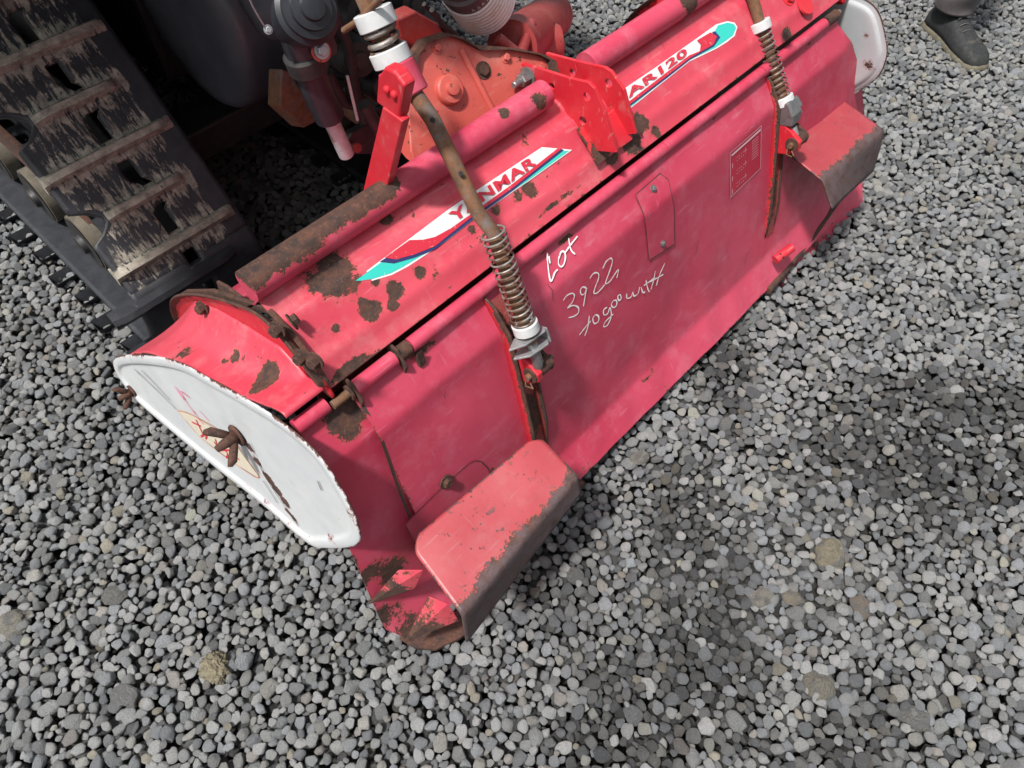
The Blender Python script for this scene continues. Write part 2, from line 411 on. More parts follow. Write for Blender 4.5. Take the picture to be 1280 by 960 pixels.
def pack():
    """dart throwing, big stones first, slight overlap so that they read as a settled bed"""
    out = []; cell = .026; grid = {}
    for rmin, rmax, tries in ((.0125, .0155, 900), (.0092, .0118, 20000), (.0072, .0092, 110000), (.0050, .0068, 160000)):
        X = rng.uniform(-.75, 3.5, tries * 2); Y = rng.uniform(-.8, 3.4, tries * 2); k = inside(X, Y)
        X, Y = X[k], Y[k]; RR = rng.uniform(rmin, rmax, len(X))
        for x, y, r in zip(X.tolist(), Y.tolist(), RR.tolist()):
            ci, cj = int(x // cell), int(y // cell); ok = True
            for a in (-1, 0, 1):
                for b in (-1, 0, 1):
                    for (qx, qy, qr) in grid.get((ci + a, cj + b), ()):
                        m = (r + qr) * .84
                        if (qx - x) ** 2 + (qy - y) ** 2 < m * m: ok = False; break
                    if not ok: break
                if not ok: break
            if ok: grid.setdefault((ci, cj), []).append((x, y, r)); out.append((x, y, r))
    return np.array(out)
S = pack()
nS = len(S)
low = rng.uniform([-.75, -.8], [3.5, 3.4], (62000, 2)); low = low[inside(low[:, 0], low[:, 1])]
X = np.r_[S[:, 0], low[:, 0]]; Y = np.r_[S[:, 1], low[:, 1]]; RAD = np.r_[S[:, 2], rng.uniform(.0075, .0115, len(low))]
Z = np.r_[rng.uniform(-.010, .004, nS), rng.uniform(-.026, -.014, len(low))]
Z += .006 * np.sin(X * 5.1 + 1) * np.sin(Y * 4.3)
n = len(X)
SC = np.stack([RAD * rng.uniform(1.05, 1.50, n), RAD * rng.uniform(.92, 1.18, n), RAD * rng.uniform(.62, .95, n)], 1)
ROT = np.stack([rng.normal(0, .38, n), rng.normal(0, .38, n), rng.uniform(0, 6.283, n)], 1)
base = np.array([[.28, .285, .28], [.24, .25, .26], [.33, .33, .32], [.35, .34, .31], [.20, .205, .21], [.42, .42, .41], [.36, .33, .27], [.28, .26, .24]])
kind = rng.choice(8, n, p=[.28, .22, .20, .09, .11, .05, .025, .025])
TINT = base[kind] * rng.uniform(1.05, 2.35, (n, 1))
# darker gravel: patches with a wandering outline
def patch(x, y, w): 
    wob = .09 * np.sin(X * 13 + Y * 5) + .07 * np.sin(Y * 21 - X * 9) + .05 * np.sin(X * 37 + Y * 29)
    dd = np.sqrt(((X - x[0]) * w[2] + (Y - x[1]) * w[3]) ** 2 / w[0] ** 2 + (-(X - x[0]) * w[3] + (Y - x[1]) * w[2]) ** 2 / w[1] ** 2) + wob
    return np.clip((1.25 - dd) * 2.2, 0, 1) * y
def gp(p): q = at(p, z=0); return (q.x, q.y)
a_ = math.cos(.75), math.sin(.75)
dark_amt = np.maximum.reduce([patch(gp((1195, 560)), 1.0, (.34, .17, a_[0], -a_[1])), patch(gp((880, 740)), .85, (.25, .10, a_[0], a_[1])),
    patch(gp((800, 890)), .80, (.17, .10, 1, 0)), patch(gp((900, 420)), .75, (.30, .07, a_[0], a_[1])), patch(gp((1060, 930)), .75, (.17, .06, 1, 0)),
    patch(gp((700, 700)), .65, (.15, .08, a_[0], a_[1]))])
dark_amt = np.clip(dark_amt * 1.25, 0, 1) * np.clip(rng.normal(.80, .50, n), 0, 1.2)
TINT *= (1 - .70 * np.clip(dark_amt, 0, 1))[:, None]
TINT[nS:] *= .36  # lower stones darkened: shade of the gaps painted into their tint
TINT = np.minimum(TINT * [.99, 1.0, 1.015], .66)
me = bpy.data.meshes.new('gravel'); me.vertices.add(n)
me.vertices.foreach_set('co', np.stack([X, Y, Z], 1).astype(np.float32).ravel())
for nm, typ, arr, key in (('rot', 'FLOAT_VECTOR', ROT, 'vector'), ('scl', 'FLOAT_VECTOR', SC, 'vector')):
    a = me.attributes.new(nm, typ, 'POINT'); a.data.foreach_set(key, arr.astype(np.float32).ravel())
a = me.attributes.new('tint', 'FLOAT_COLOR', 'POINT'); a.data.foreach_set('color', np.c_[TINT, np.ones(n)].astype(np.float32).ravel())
a = me.attributes.new('pick', 'INT', 'POINT'); a.data.foreach_set('value', rng.integers(0, 12, n).astype(np.int32))
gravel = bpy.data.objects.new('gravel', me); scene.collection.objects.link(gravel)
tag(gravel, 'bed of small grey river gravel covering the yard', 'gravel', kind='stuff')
ng = bpy.data.node_groups.new('scatter_pebbles', 'GeometryNodeTree')
ng.interface.new_socket('Geometry', in_out='INPUT', socket_type='NodeSocketGeometry'); ng.interface.new_socket('Geometry', in_out='OUTPUT', socket_type='NodeSocketGeometry')
gi = ng.nodes.new('NodeGroupInput'); go = ng.nodes.new('NodeGroupOutput')
mp = ng.nodes.new('GeometryNodeMeshToPoints'); ng.links.new(gi.outputs[0], mp.inputs['Mesh'])
join = ng.nodes.new('GeometryNodeGeometryToInstance')
for i in range(12):
    so = bpy.data.objects.new('pebble_shape', stone_mesh(i))
    oi = ng.nodes.new('GeometryNodeObjectInfo'); oi.inputs['Object'].default_value = so
    ng.links.new(oi.outputs['Geometry'], join.inputs[0])
ip = ng.nodes.new('GeometryNodeInstanceOnPoints'); ip.inputs['Pick Instance'].default_value = True
def na(nm, t):
    q = ng.nodes.new('GeometryNodeInputNamedAttribute'); q.data_type = t; q.inputs['Name'].default_value = nm; return q.outputs['Attribute']
ng.links.new(mp.outputs[0], ip.inputs['Points']); ng.links.new(join.outputs[0], ip.inputs['Instance'])
ng.links.new(na('pick', 'INT'), ip.inputs['Instance Index'])
e2r = ng.nodes.new('FunctionNodeEulerToRotation'); ng.links.new(na('rot', 'FLOAT_VECTOR'), e2r.inputs[0]); ng.links.new(e2r.outputs[0], ip.inputs['Rotation'])
ng.links.new(na('scl', 'FLOAT_VECTOR'), ip.inputs['Scale']); ng.links.new(ip.outputs[0], go.inputs[0])
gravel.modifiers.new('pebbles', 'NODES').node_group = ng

def big_stone(p, r, tint, label, flatness=.55, seed=0, wid=1.3, rz=None):
    r *= .86; me = stone_mesh(300 + seed, 4); me.materials.clear(); me.materials.append(STONE_G)
    for v in me.vertices:
        o_ = Vector((seed * 7.1, 3, 1)); v.co = v.co * (1 + .22 * mn.noise(v.co * 1.2 + o_) + .07 * mn.noise(v.co * 4 + o_) + .03 * mn.noise(v.co * 11 + o_))
    a = me.attributes.new('tint', 'FLOAT_COLOR', 'POINT'); V = [v.co.copy() for v in me.vertices]; col = []
    for v in V:
        q = mn.noise(v * 1.6 + Vector((seed, 0, 0))); t = max(0, min(1, (q + .1) * 2.5)); col += [tint[0] * (1 - t) + .23 * t, tint[1] * (1 - t) + .225 * t, tint[2] * (1 - t) + .21 * t, 1]
    a.data.foreach_set('color', col)
    o = bpy.data.objects.new('stone', me); scene.collection.objects.link(o); q = at(p, z=0)
    o.location = (q.x, q.y, .003); o.scale = (r * wid, r, r * flatness); o.rotation_euler = (0, 0, seed * 1.3 if rz is None else rz)
    tag(o, label, 'stone', 'larger stones lying among the gravel')
big_stone((16, 780), .029, (.36, .34, .28), 'pale beige rounded stone at the left edge of the gravel', .6, 1, 1.35, -.2)
big_stone((1036, 690), .036, (.34, .30, .21), 'flat grey stone with a yellow ochre stain, largest in the right-hand gravel', .45, 2, 1.25)
big_stone((1074, 761), .023, (.28, .23, .18), 'rounded brown-centred stone just below the ochre-stained one', .6, 3, 1.15)
big_stone((990, 748), .021, (.33, .29, .22), 'tan and grey stone left of the brown-centred stone', .6, 4, 1.1)
big_stone((1022, 856), .033, (.27, .25, .20), 'large dull grey stone near the bottom right of the gravel', .6, 5, 1.1)
big_stone((949, 748), .022, (.36, .34, .29), 'long cream stone beside two tan stones', .5, 6, 1.5, -.4)
big_stone((800, 572), .020, (.38, .36, .32), 'smooth pale stone lying just off the lower edge of the red cover', .6, 7, 1.3)
big_stone((1145, 895), .027, (.22, .22, .22), 'long dark grey stone with a pit, near the bottom right edge', .5, 8, 1.5, 2.3)
big_stone((145, 690 + 55), .022, (.24, .24, .23), 'angular grey stone among small ones at lower left', .6, 9, 1.2)
big_stone((160, 872), .024, (.25, .25, .25), 'speckled grey oblong stone at lower left', .6, 10, 1.4, 1.9)
# crumb of dried mud
bm = bmesh.new(); bmesh.ops.create_icosphere(bm, subdivisions=5, radius=1)
for v in bm.verts: v.co *= 1 + .28 * mn.noise(v.co * 2.2) + .22 * mn.noise(v.co * 9) + .12 * mn.noise(v.co * 22)
q = at((270, 836), z=0)
for v in bm.verts: v.co = Vector((v.co.x * .023, v.co.y * .028, v.co.z * .014)) + Vector((q.x, q.y, .006))
clod = bm_obj('mud_clod', bm, simple('dry_soil', (.07, .060, .04), (.19, .165, .11), .95, 160, bmp=.9), smooth=True)
tag(clod, 'crumbly olive brown clod of dried mud on the lower left gravel', 'clod')

# ================================================================== ROTARY TILLER
til = thing('rotary_tiller', (.93, .55, 0), 'faded red rotary tiller attachment with rusty edges, white end plates and two fold-out flaps', 'rotary tiller')
P_ = lambda p, r, a=1.0: pblob(p, TOP, r, a)
top_blobs = [P_((420, 345), .030, .95), P_((395, 352), .02, .8), P_((462, 387), .014, 1.1), P_((492, 381), .008, 1), P_((493, 362), .012, .95), P_((470, 350), .010, .8), P_((525, 340), .010, .95), P_((420, 410), .006, 1),
    P_((480, 270), .012, .9), P_((662, 237), .014, 1.15), P_((648, 245), .010, .9), P_((620, 262), .009, .9), P_((590, 287), .008, .9),
    P_((437, 462), (.035, .009), 1.1), P_((470, 445), (.02, .007), .9), P_((800, 152), .018, 1), P_((790, 180), .02, 1.05), P_((765, 196), .014, 1), P_((820, 165), .014, .8), P_((655, 170), .012, .6),
    P_((900, 47), .016, .6), P_((830, 90), .010, .62), P_((985, 45), .016, .8), P_((640, 330), (.05, .004), .75), P_((545, 345), .012, .55), P_((600, 300), .012, .5), P_((700, 250), (.06, .004), .6)]
sheet('top_cover', TOP, lambda z: .240, lambda z: 1.625, 300, .004, PINKTOP, til, top_blobs, edge=.40, edges='tl', dents=.0012)
# hood carrying on over the rotor, below and in front of the frame tube
HOOD = [(.6745, .638), (.70, .605), (.80, .520), (.90, .440), (1.02, .335), (1.10, .245)]
sheet('rotor_hood', HOOD, lambda z: .240, lambda z: 1.625, 60, .02, PINK, til, [(Vector((.5, .8, .5)), .2, .5)], edge=.4)
def rear_l(z): return .266
def out_l(z): return .008 + (.178 - (.548 - z) * .20 if z > .461 else .1606 - (.461 - z) * .095) + max(0, .08 - z) * .55
def rear_r(z): return 1.600 + max(0, .50 - z) * .30
def out_r(z): return 1.592 + max(0, .54 - z) * .74 if z > .36 else 1.725 + (.36 - z) * .50 - max(0, .12 - z) * .9
Q_ = lambda p, r, a=1.0: pblob(p, REAR, r, a)
rear_blobs = [Q_((522, 425), .021, 1.25), Q_((508, 440), .010, 1.0), Q_((583, 382), (.018, .007), 1), Q_((677, 307), .011, 1.0), Q_((693, 295), .007, 1), Q_((742, 252), .010, 1.0), Q_((805, 203), .011, 1.0), Q_((893, 137), .016, 1.1), Q_((930, 107), .012, 1.1), Q_((846, 171), .006, 1), Q_((985, 45), .02, 1),
    Q_((662, 500), (.006, .05), .7), Q_((705, 300), (.02, .005), .9), Q_((1010, 50), .015, .7), Q_((750, 565), (.5, .005), .35), Q_((905, 425), (.6, .005), .45), Q_((810, 470), (.03, .01), .5),
    Q_((506, 645), .012, 1), Q_((500, 655), .012, .8), Q_((615, 590), .02, .5)]
def warp_rear(x, y, z):
    g = lambda p, s: np.exp(-(((x - p.x) / s[0]) ** 2 + ((z - p.z) / s[1]) ** 2))
    d = -.006 * g(on_profile((850, 385), REAR)[0], (.07, .10)) + .003 * g(on_profile((885, 330), REAR)[0], (.05, .08)) - .003 * g(on_profile((560, 500), REAR)[0], (.09, .04)) - .004 * g(on_profile((790, 455), REAR)[0], (.05, .05))
    return d + .0012 * np.sin(x * 60) * np.exp(-((z - .07) / .05) ** 2)
rear = sheet('rear_cover', REAR, rear_l, rear_r, 300, .005, PINK, til, rear_blobs, edge=.42, edges='lb', dents=.0026, warp=warp_rear)
SIDE = [(.546, .520), (.538, .503), (.505, .461), (.458, .270), (.416, .100), (.392, .050), (.355, -.004)]
ext_blobs = [Q_((432, 515), .026, 1.3), Q_((442, 533), .022, 1.25), Q_((420, 500), .018, 1.1), Q_((452, 520), .02, 1.2), Q_((470, 552), .006, 1), Q_((500, 715), .030, .9), Q_((470, 720), .025, .9), Q_((480, 780), .03, 1.0), Q_((520, 800), .04, 1.0), Q_((545, 700), .03, .7), Q_((440, 735), .015, .8), Q_((505, 760), .02, .7)]
sheet('side_extension', SIDE, out_l, lambda z: .40, 50, .005, PINK, til, ext_blobs, edge=.55, edges='lb', offn=-.014, dents=.001, label='left side extension of the rear cover, rust patch near its hinge')
ext2 = [(at((1010, 45), x=1.60), .02, 1.0), (at((1028, 40), x=1.62), .012, .8), (Vector((1.66, .41, .08)), .05, .8), (Vector((1.75, .45, .15)), .04, .8), (Vector((1.55, .39, .05)), .06, .7)]
sheet('side_extension', SIDE, lambda z: 1.38, out_r, 60, .006, PINK, til, ext2, edge=.5, edges='rb', offn=-.010, dents=.001)
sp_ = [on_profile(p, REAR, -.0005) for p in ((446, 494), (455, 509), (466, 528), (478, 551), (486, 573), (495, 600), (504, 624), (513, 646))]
stroke('seam_gap_shade', [sp_], .0052, SCR, til)  # dark strip standing in for the shaded gap along the seam
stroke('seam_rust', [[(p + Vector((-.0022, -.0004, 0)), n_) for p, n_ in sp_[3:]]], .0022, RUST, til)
# rolled hinge tube with gaps and knuckles
hy, hz = .5495, .5240
for x0, x1, m_ in ((.180, .232, PINK), (.262, .2655, RUST), (.2725, .345, PINK), (.352, .372, RUST), (.375, .560, PINK), (.560, .980, PINK), (.981, 1.30, PINK), (1.302, 1.545, PINK), (1.552, 1.595, RUST)):
    tube('hinge_tube', [(x0, hy + (.012 if x1 < .24 else 0), hz - (.006 if x1 < .24 else 0)), (x1, hy + (.012 if x1 < .24 else 0), hz - (.006 if x1 < .24 else 0))], .0118, m_, til, 20)
tube('hinge_pin', [(.235, hy, hz), (1.61, hy, hz)], .0065, RODRUST, til, 12)
for x in (.268, .3485): prism('hinge_lug', [(x, hy - .020, hz - .010), (x, hy - .004, hz + .016), (x, hy + .02, hz + .018), (x, hy + .02, hz - .03), (x, hy - .012, hz - .035)], (.0045, 0, 0), RUST, til)
prism('hinge_lug', [(.372, hy - .013, hz - .013), (.372, hy - .017, hz - .001), (.372, hy - .022, hz - .030), (.372, hy - .012, hz - .036)], (.012, 0, 0), RUST, til)
# underside lip that keeps the slot above the hinge dark
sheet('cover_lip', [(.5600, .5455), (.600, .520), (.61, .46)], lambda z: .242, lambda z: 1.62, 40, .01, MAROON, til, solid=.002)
# frame tube across the tiller
def rusty_tube(name, x0, x1, y, z, r, mat, blobs, parent, nx=160, seg=24):
    V, F, A = [], [], []
    for i in range(nx + 1):
        x = x0 + (x1 - x0) * i / nx
        for j in range(seg):
            a = 2 * math.pi * j / seg; p = Vector((x, y + r * math.cos(a), z + r * math.sin(a))); V.append(p)
            A.append(max([0] + [amt * max(0, min(1, 1.25 - math.sqrt(((p.x - b.x) / rad[0]) ** 2 + ((p - b).yz.length / rad[1]) ** 2))) for b, rad, amt in blobs]))
    for i in range(nx):
        for j in range(seg): F.append([i * seg + j, i * seg + (j + 1) % seg, (i + 1) * seg + (j + 1) % seg, (i + 1) * seg + j])
    F += [list(range(seg))[::-1], list(range(nx * seg, nx * seg + seg))]
    o = mesh_obj(name, V, F, mat, parent, True, {'rust': A}); m = o.modifiers.new('edges', 'EDGE_SPLIT'); m.split_angle = R_(45); return o
TY, TZ, TR = .678, .662, .0225
tb = [(Vector((x, TY, TZ + .02)), (.05, .028), a) for x, a in ((.25, 1.3), (.29, 1.3), (.33, 1.2), (.37, 1.05), (.41, 1.05), (.45, 1.15))] + [(Vector((1.17, TY, TZ + .01)), (.03, .04), 1.2), (Vector((.70, TY - .01, TZ + .02)), (.012, .012), .9), (Vector((.77, TY - .02, TZ + .01)), (.02, .02), .8)]
rusty_tube('frame_tube', .236, .800, TY, TZ, TR, PINK, tb, til)
rusty_tube('frame_tube', .905, 1.66, TY, TZ, TR, PINK, tb, til)
# end flange with rusty lip, bolts and lug
FL = [(1.113, .235), (1.105, .285), (1.06, .350), (.98, .425), (.84, .530), (.73, .592), (.66, .632), (.612, .618), (.582, .592), (.560, .562)]
FLO = [(1.075, .235), (1.05, .27), (1.01, .32), (.94, .38), (.82, .455), (.72, .50), (.65, .52), (.60, .53), (.57, .525), (.548, .53)]
def flange(x, parent):
    pts = [(x, a, b) for a, b in FL]; 
    V, F, A = [], [], []
    for i, ((a, b), (c, d)) in enumerate(zip(FL, FLO)):
        for t in (0, .06, .15, .3, 1): V.append((x - .012 * max(0, 1 - t * 6), a + (c - a) * t, b + (d - b) * t)); A.append({0: 1.2, .06: .95, .15: .45, .3: .15, 1: .1}[t])
    for i in range(len(FL) - 1):
        for j in range(4): F.append([i * 5 + j, i * 5 + j + 1, i * 5 + j + 6, i * 5 + j + 5])
    o = mesh_obj('end_flange', V, F, RED, parent, True, {'rust': A}, solid=.004)
    s = o.modifiers.new('sub', 'SUBSURF'); s.levels = s.render_levels = 2; o.modifiers.move(1, 0); return o
for x in (1.632, .240):
    flange(x, til)
    sg = -1 if x < 1 else 1
    prism('flange_rim', [(x, a, b) for a, b in FL] + [(x, a - .004, b - .009) for a, b in FL[::-1]], (.007 * -sg, 0, 0), RUST, til, bevel=.002)
for p, xx in (((251, 386), .226), ((345, 413), .228), ((392, 452), .230), ((375, 448), .226)):
    bolt('flange_bolt', at(p, x=xx) + Vector((.004, 0, 0)), (-1, -.25, .15), .0085, .012, RUST, til)
bolt('flange_bolt', at((364, 403), x=.25), (.9, -.2, .3), .0085, .010, RUST, til)
prism('rusty_lug', [at(p, x=.246) for p in ((270, 352), (281, 358), (300, 372), (308, 384), (300, 392), (276, 374))], (.005, 0, 0), RUST, til)
# shoulder sheet between flange and white end plate
def plate_x(y, z): return .130 + .137 * (z - .2) - .054 * (y - .53)
SHO = [(.5635, .546), (.568, .556), (.585, .546), (.69, .495), (.765, .470), (.86, .433), (.95, .385), (1.03, .322), (1.10, .250)]
def shoulder(x0, x1, mat, parent, blobs, flip=False):
    P = []
    for i in range(len(SHO) - 1):
        a, b = SHO[i], SHO[i + 1]; k = max(1, int(math.dist(a, b) / .008))
        P += [(a[0] + (b[0] - a[0]) * j / k, a[1] + (b[1] - a[1]) * j / k) for j in range(k)]
    P.append(SHO[-1]); P = np.array(P)
    for _ in range(3): P[1:-1] = P[1:-1] * .5 + .25 * (P[:-2] + P[2:])
    N = 24; V, F, A = [], [], []
    for y, z in P:
        xl, xr = (plate_x(y, z) if x0 is None else x0), (plate_x(y, z) if x1 is None else x1)
        if flip: xr = 1.86 - plate_x(y, z)
        for j in range(N + 1):
            t = j / N; s = t if not flip else 1 - t          # s=1 at the flange
            rise = .055 * max(0, min(1, (1.08 - y) / .12)) * max(0, min(1, (y - .60) / .08)) * (max(0, s - .35) / .65) ** 2.2
            p = Vector((xl + (xr - xl) * t, y - rise * .35, z + rise)); V.append(p)
            A.append(max([0] + [am * max(0, min(1, 1.25 - (p - b).length / r)) for b, r, am in blobs] + ([.45] if (t < .06) != flip and j in (0, N) else [])))
    for i in range(len(P) - 1):
        for j in range(N):
            q = [i * (N + 1) + j, (i + 1) * (N + 1) + j, (i + 1) * (N + 1) + j + 1, i * (N + 1) + j + 1]; F.append(q[::-1])
    mesh_obj('end_hood', V, F, mat, parent, True, {'rust': A}, solid=.003)
def on_sho(p):
    r = ray(p); k = r.y / -r.z; b = None
    for (y0, z0), (y1, z1) in zip(SHO[2:], SHO[3:]):
        t = (k * (CAM_H - z0) - y0) / ((y1 - y0) + k * (z1 - z0))
        if -.1 <= t <= 1.1: b = at(p, z=z0 + t * (z1 - z0))
    return b or at(p, z=.5)
shoulder(None, .238, PINKTOP, til, [(on_sho((338, 472)), .030, 1.25), (on_sho((322, 485)), .016, 1.0), (on_sho((298, 447)), .018, .95), (on_sho((280, 452)), .010, .8), (on_sho((395, 455)), .014, 1.0), (on_sho((232, 440)), .03, .55), (on_sho((300, 500)), .012, .8)])
shoulder(1.634, 1.70, PINKTOP, til, [], True)

# white end plates with pressed panel
def end_plate(outline, mirror=False, rustpts=(), label=None):
    # outline: (y, z) points; plane from plate_x
    def P3(y, z, d=0):
        v = Vector((plate_x(y, z) - d, y, z)); 
        return Vector((1.86 - v.x, v.y, v.z)) if mirror else v
    C = np.mean(outline, 0); O = np.array(outline); n = len(O)
    # resample the outline densely with rounding
    pts = []
    for i in range(n):
        p0, p1, p2, p3 = O[i - 1], O[i], O[(i + 1) % n], O[(i + 2) % n]
        for j in range(8):
            t = j / 8; pts.append(.5 * (2 * p1 + (p2 - p0) * t + (2 * p0 - 5 * p1 + 4 * p2 - p3) * t * t + (3 * p1 - p0 - 3 * p2 + p3) * t ** 3))
    pts = np.array(pts); m = len(pts)
    nrm = np.roll(pts, -1, 0) - np.roll(pts, 1, 0); nrm = np.stack([-nrm[:, 1], nrm[:, 0]], 1); nrm /= np.linalg.norm(nrm, axis=1)[:, None]
    if np.mean(((pts - C) * nrm).sum(1)) > 0: nrm = -nrm
    for _ in range(30): nrm = nrm * .5 + .25 * (np.roll(nrm, 1, 0) + np.roll(nrm, -1, 0))
    V, F, A = [], [], []
    prof = [(0, .000, .80), (.0008, .0012, .66), (.002, .0016, .36), (.013, .0018, .12), (.0155, .0008, .28), (.0185, -.0022, .26), (.024, -.003, .10)]
    for inset, dep, rs in prof:
        for (y, z), nn in zip(pts, nrm):
            q = np.array([y, z]) + nn * inset; V.append(P3(q[0], q[1], dep))
            k = rs * (.55 + .6 * (mn.noise(Vector((y * 9, z * 9, 1 if mirror else 4))) + .4))
            for rp, rr, ra in rustpts: k = max(k, ra * max(0, min(1, 1.25 - math.hypot(q[0] - rp[0], q[1] - rp[1]) / rr)))
            A.append(k)
    inner = pts + nrm * .024
    for s in [1 - k / 26 for k in range(1, 26)]:
        for q0 in inner:
            q = C + (q0 - C) * s; V.append(P3(q[0], q[1], -.003)); k = 0
            for rp, rr, ra in rustpts: k = max(k, ra * max(0, min(1, 1.25 - math.hypot(q[0] - rp[0], q[1] - rp[1]) / rr)))
            A.append(k)
    R = len(prof) + 25
    for i in range(R - 1):
        for j in range(m): F.append([i * m + j, i * m + (j + 1) % m, (i + 1) * m + (j + 1) % m, (i + 1) * m + j])
    F.append(list(range((R - 1) * m, R * m)))
    return mesh_obj('end_plate', V, F, WHITEP, til, True, {'rust': A}, solid=.0025, label=label)
def plate_hit(p):
    nrm = Vector((1, .054, -.137)); c = Vector((0, 0, CAM_H)); r = ray(p); d = .13 - .137 * .2 + .054 * .53
    return c + r * ((d - nrm.dot(c)) / nrm.dot(r))
def plate_px(L, off=.004): 
    nn = Vector((-1, -.054, .137)).normalized(); return [(plate_hit(p) + nn * off, nn) for p in smooth_line(L)]
ol = [plate_hit(p) for p in ((144, 456), (158, 444), (215, 449), (262, 472), (300, 493), (350, 524), (398, 566), (432, 618), (449, 655), (446, 679), (410, 683), (385, 676), (330, 629), (268, 580), (210, 532), (168, 494))]
L2 = lambda p: (plate_hit(p).y, plate_hit(p).z)
crk = [(L2((312, 560)), .014, 1.0), (L2((322, 578)), .015, 1.15), (L2((335, 598)), .016, 1.2), (L2((345, 612)), .015, 1.15), (L2((356, 628)), .015, 1.15), (L2((368, 650)), .013, .95), (L2((168, 494)), .018, .7), (L2((440, 640)), .012, .8), (L2((415, 672)), .015, .7), (L2((380, 560)), .01, .55), (L2((305, 550)), .014, .75), (L2((360, 640)), .011, .9)]
end_plate([(v.y, v.z) for v in ol], True, [((.47, .40), .02, .75), ((.50, .33), .022, .8), ((.55, .29), .02, .8), ((.50, .46), .015, .6)], 'right end plate with rust along its rim')
end_plate([(v.y, v.z) for v in ol], False, crk, 'left end plate with a cream warning sticker, pink scribbles and a rusty crack')
pl = til
strokes('dark_scratch', [[*plate_px(L, .0020)] for L in ([(168, 460), (200, 490), (222, 512)], [(178, 462), (214, 500)], [(313, 553), (330, 590), (352, 625), (374, 657)], [(330, 600), (348, 628)], [(398, 600), (403, 612)])], .0022, SCR, pl)
bmk = [plate_hit(p) for p in ((223, 513), (240, 518), (290, 548), (324, 595), (300, 583), (250, 545))]
nnp = Vector((-1, -.054, .137)).normalized()
mesh_obj('warning_sticker', [p + nnp * .0010 for p in bmk], [list(range(6))[::-1]], D_CREAM, pl)
strokes('sticker_border', [plate_px([(223, 513), (240, 518), (290, 548), (324, 595), (300, 583), (250, 545), (223, 513)], .0014)], .0022, D_ORANGE, pl)
strokes('sticker_lettering', [plate_px(L, .0018) for L in ([(241, 527), (252, 532)], [(246, 524), (254, 541)], [(252, 545), (262, 540)], [(268, 551), (272, 556), (270, 548)], [(276, 552), (285, 566), (284, 572)], [(274, 562), (292, 562)], [(290, 566), (300, 574)], [(262, 536), (258, 548)])], .004, D_RED, pl)
strokes('pink_scribble', [plate_px(L, .0018) for L in ([(218, 482), (232, 500), (226, 488), (238, 497)], [(219, 482), (245, 518), (256, 530)], [(250, 513), (262, 526)], [(241, 512), (246, 518)])], .0022, PINKMARK, pl)
# wing nuts holding the plate
def wing_nut(c, d, s, rot):
    d, u, w = frame(d); u, w = u * math.cos(rot) + w * math.sin(rot), w * math.cos(rot) - u * math.sin(rot); bm = bmesh.new(); c = Vector(c)
    rings([(c, d, .018 * s), (c + d * .003, d, .017 * s)], 18, bm=bm)
    rings([(c + d * .003, d, .011 * s), (c + d * .020 * s, d, .0075 * s), (c + d * .034 * s, d, .005 * s)], 14, bm=bm)
    for sg in (-1, 1):
        st = [(c + u * sg * .006 * s + d * .010 * s, .0058), (c + u * sg * .016 * s + d * .018 * s, .0062), (c + u * sg * .026 * s + d * .027 * s, .0066), (c + u * sg * .030 * s + d * .034 * s, .0035)]
        rings([(p, u * sg + d * .8, r * s) for p, r in st], 10, bm=bm)
    return bm_obj('wing_nut', bm, RUST, til, True)
wing_nut(plate_hit((298, 543)) + nnp * .002, nnp, 1.1, 2.5)
wing_nut(plate_hit((166, 489)) + nnp * .001, nnp, .85, 1.8)

# decals
t1 = [(439.5, 352.7), (509, 300.5), (560, 262), (597, 237), (677, 184), (701, 186), (715, 187.5), (660, 227), (640, 240.5), (596, 271), (560, 300), (533, 318), (510, 333), (490, 343.5), (465, 351), (450, 353.5)]
decal('decal_border', t1, TOP, D_WHITE, til, .0006)
decal('decal_teal', [(444, 351), (476, 328), (490, 329.5), (517, 322), (543, 311.5), (588, 276), (640, 238), (702, 189), (711, 188.5), (655, 229), (638, 240), (591, 273), (557, 300), (530, 317.5), (502.5, 334), (488, 341.5), (464, 349), (450, 351)], TOP, D_TEAL, til, .0012)
decal('decal_navy', [(474, 327.5), (482, 322.5), (495, 325), (517, 318), (543, 307.5), (588, 271.5), (640, 233.5), (701, 186.5), (704, 188), (642, 237), (590, 275), (543, 312), (517, 322.5), (492, 329.5)], TOP, D_NAVY, til, .0018)
decal('decal_red', [(480, 322.5), (511, 300.5), (528, 300), (543, 296.5), (563, 285.5), (587, 268.5), (640, 230), (696, 186), (701, 186.5), (641, 234.5), (588, 272), (543, 308), (517, 318.5), (494, 324.5)], TOP, D_RED, til, .0024)
up_ = Vector((0, .044, .042)).normalized()
def text_on(text, pa, pb, ptop, prof, off=.0026, bold=.02, shear=0.0, mat=D_RED):
    a, n_ = on_profile(pa, prof, off); b, _ = on_profile(pb, prof, off); c, _ = on_profile(ptop, prof, off)
    lettering('lettering', text, a, b - a, up_, (b - a).length, (c - a).dot(up_), mat, til, bold, shear)
text_on('YANMAR', (566, 279), (670, 205.5), (557.5, 268.5), TOP, shear=.0, bold=.035)
t2 = [(765, 122), (777, 113), (819, 84.5), (870, 48.5), (895, 30.5), (909, 26.5), (918, 28.5), (921.5, 34), (918, 45), (908, 53), (895, 61), (861.5, 77), (833, 99.5), (787, 136), (784, 136)]
decal('decal_border', t2, TOP, D_WHITE, til, .0006)
decal('decal_teal', [(784, 134), (833, 97), (861, 75), (891, 58.5), (899.5, 47), (892.5, 40), (897, 32), (909, 28.5), (917, 30.5), (919.5, 35), (916, 44), (906, 51.5), (894, 59.5), (860.5, 75.5), (832, 98), (787, 134.5)], TOP, D_TEAL, til, .0012)
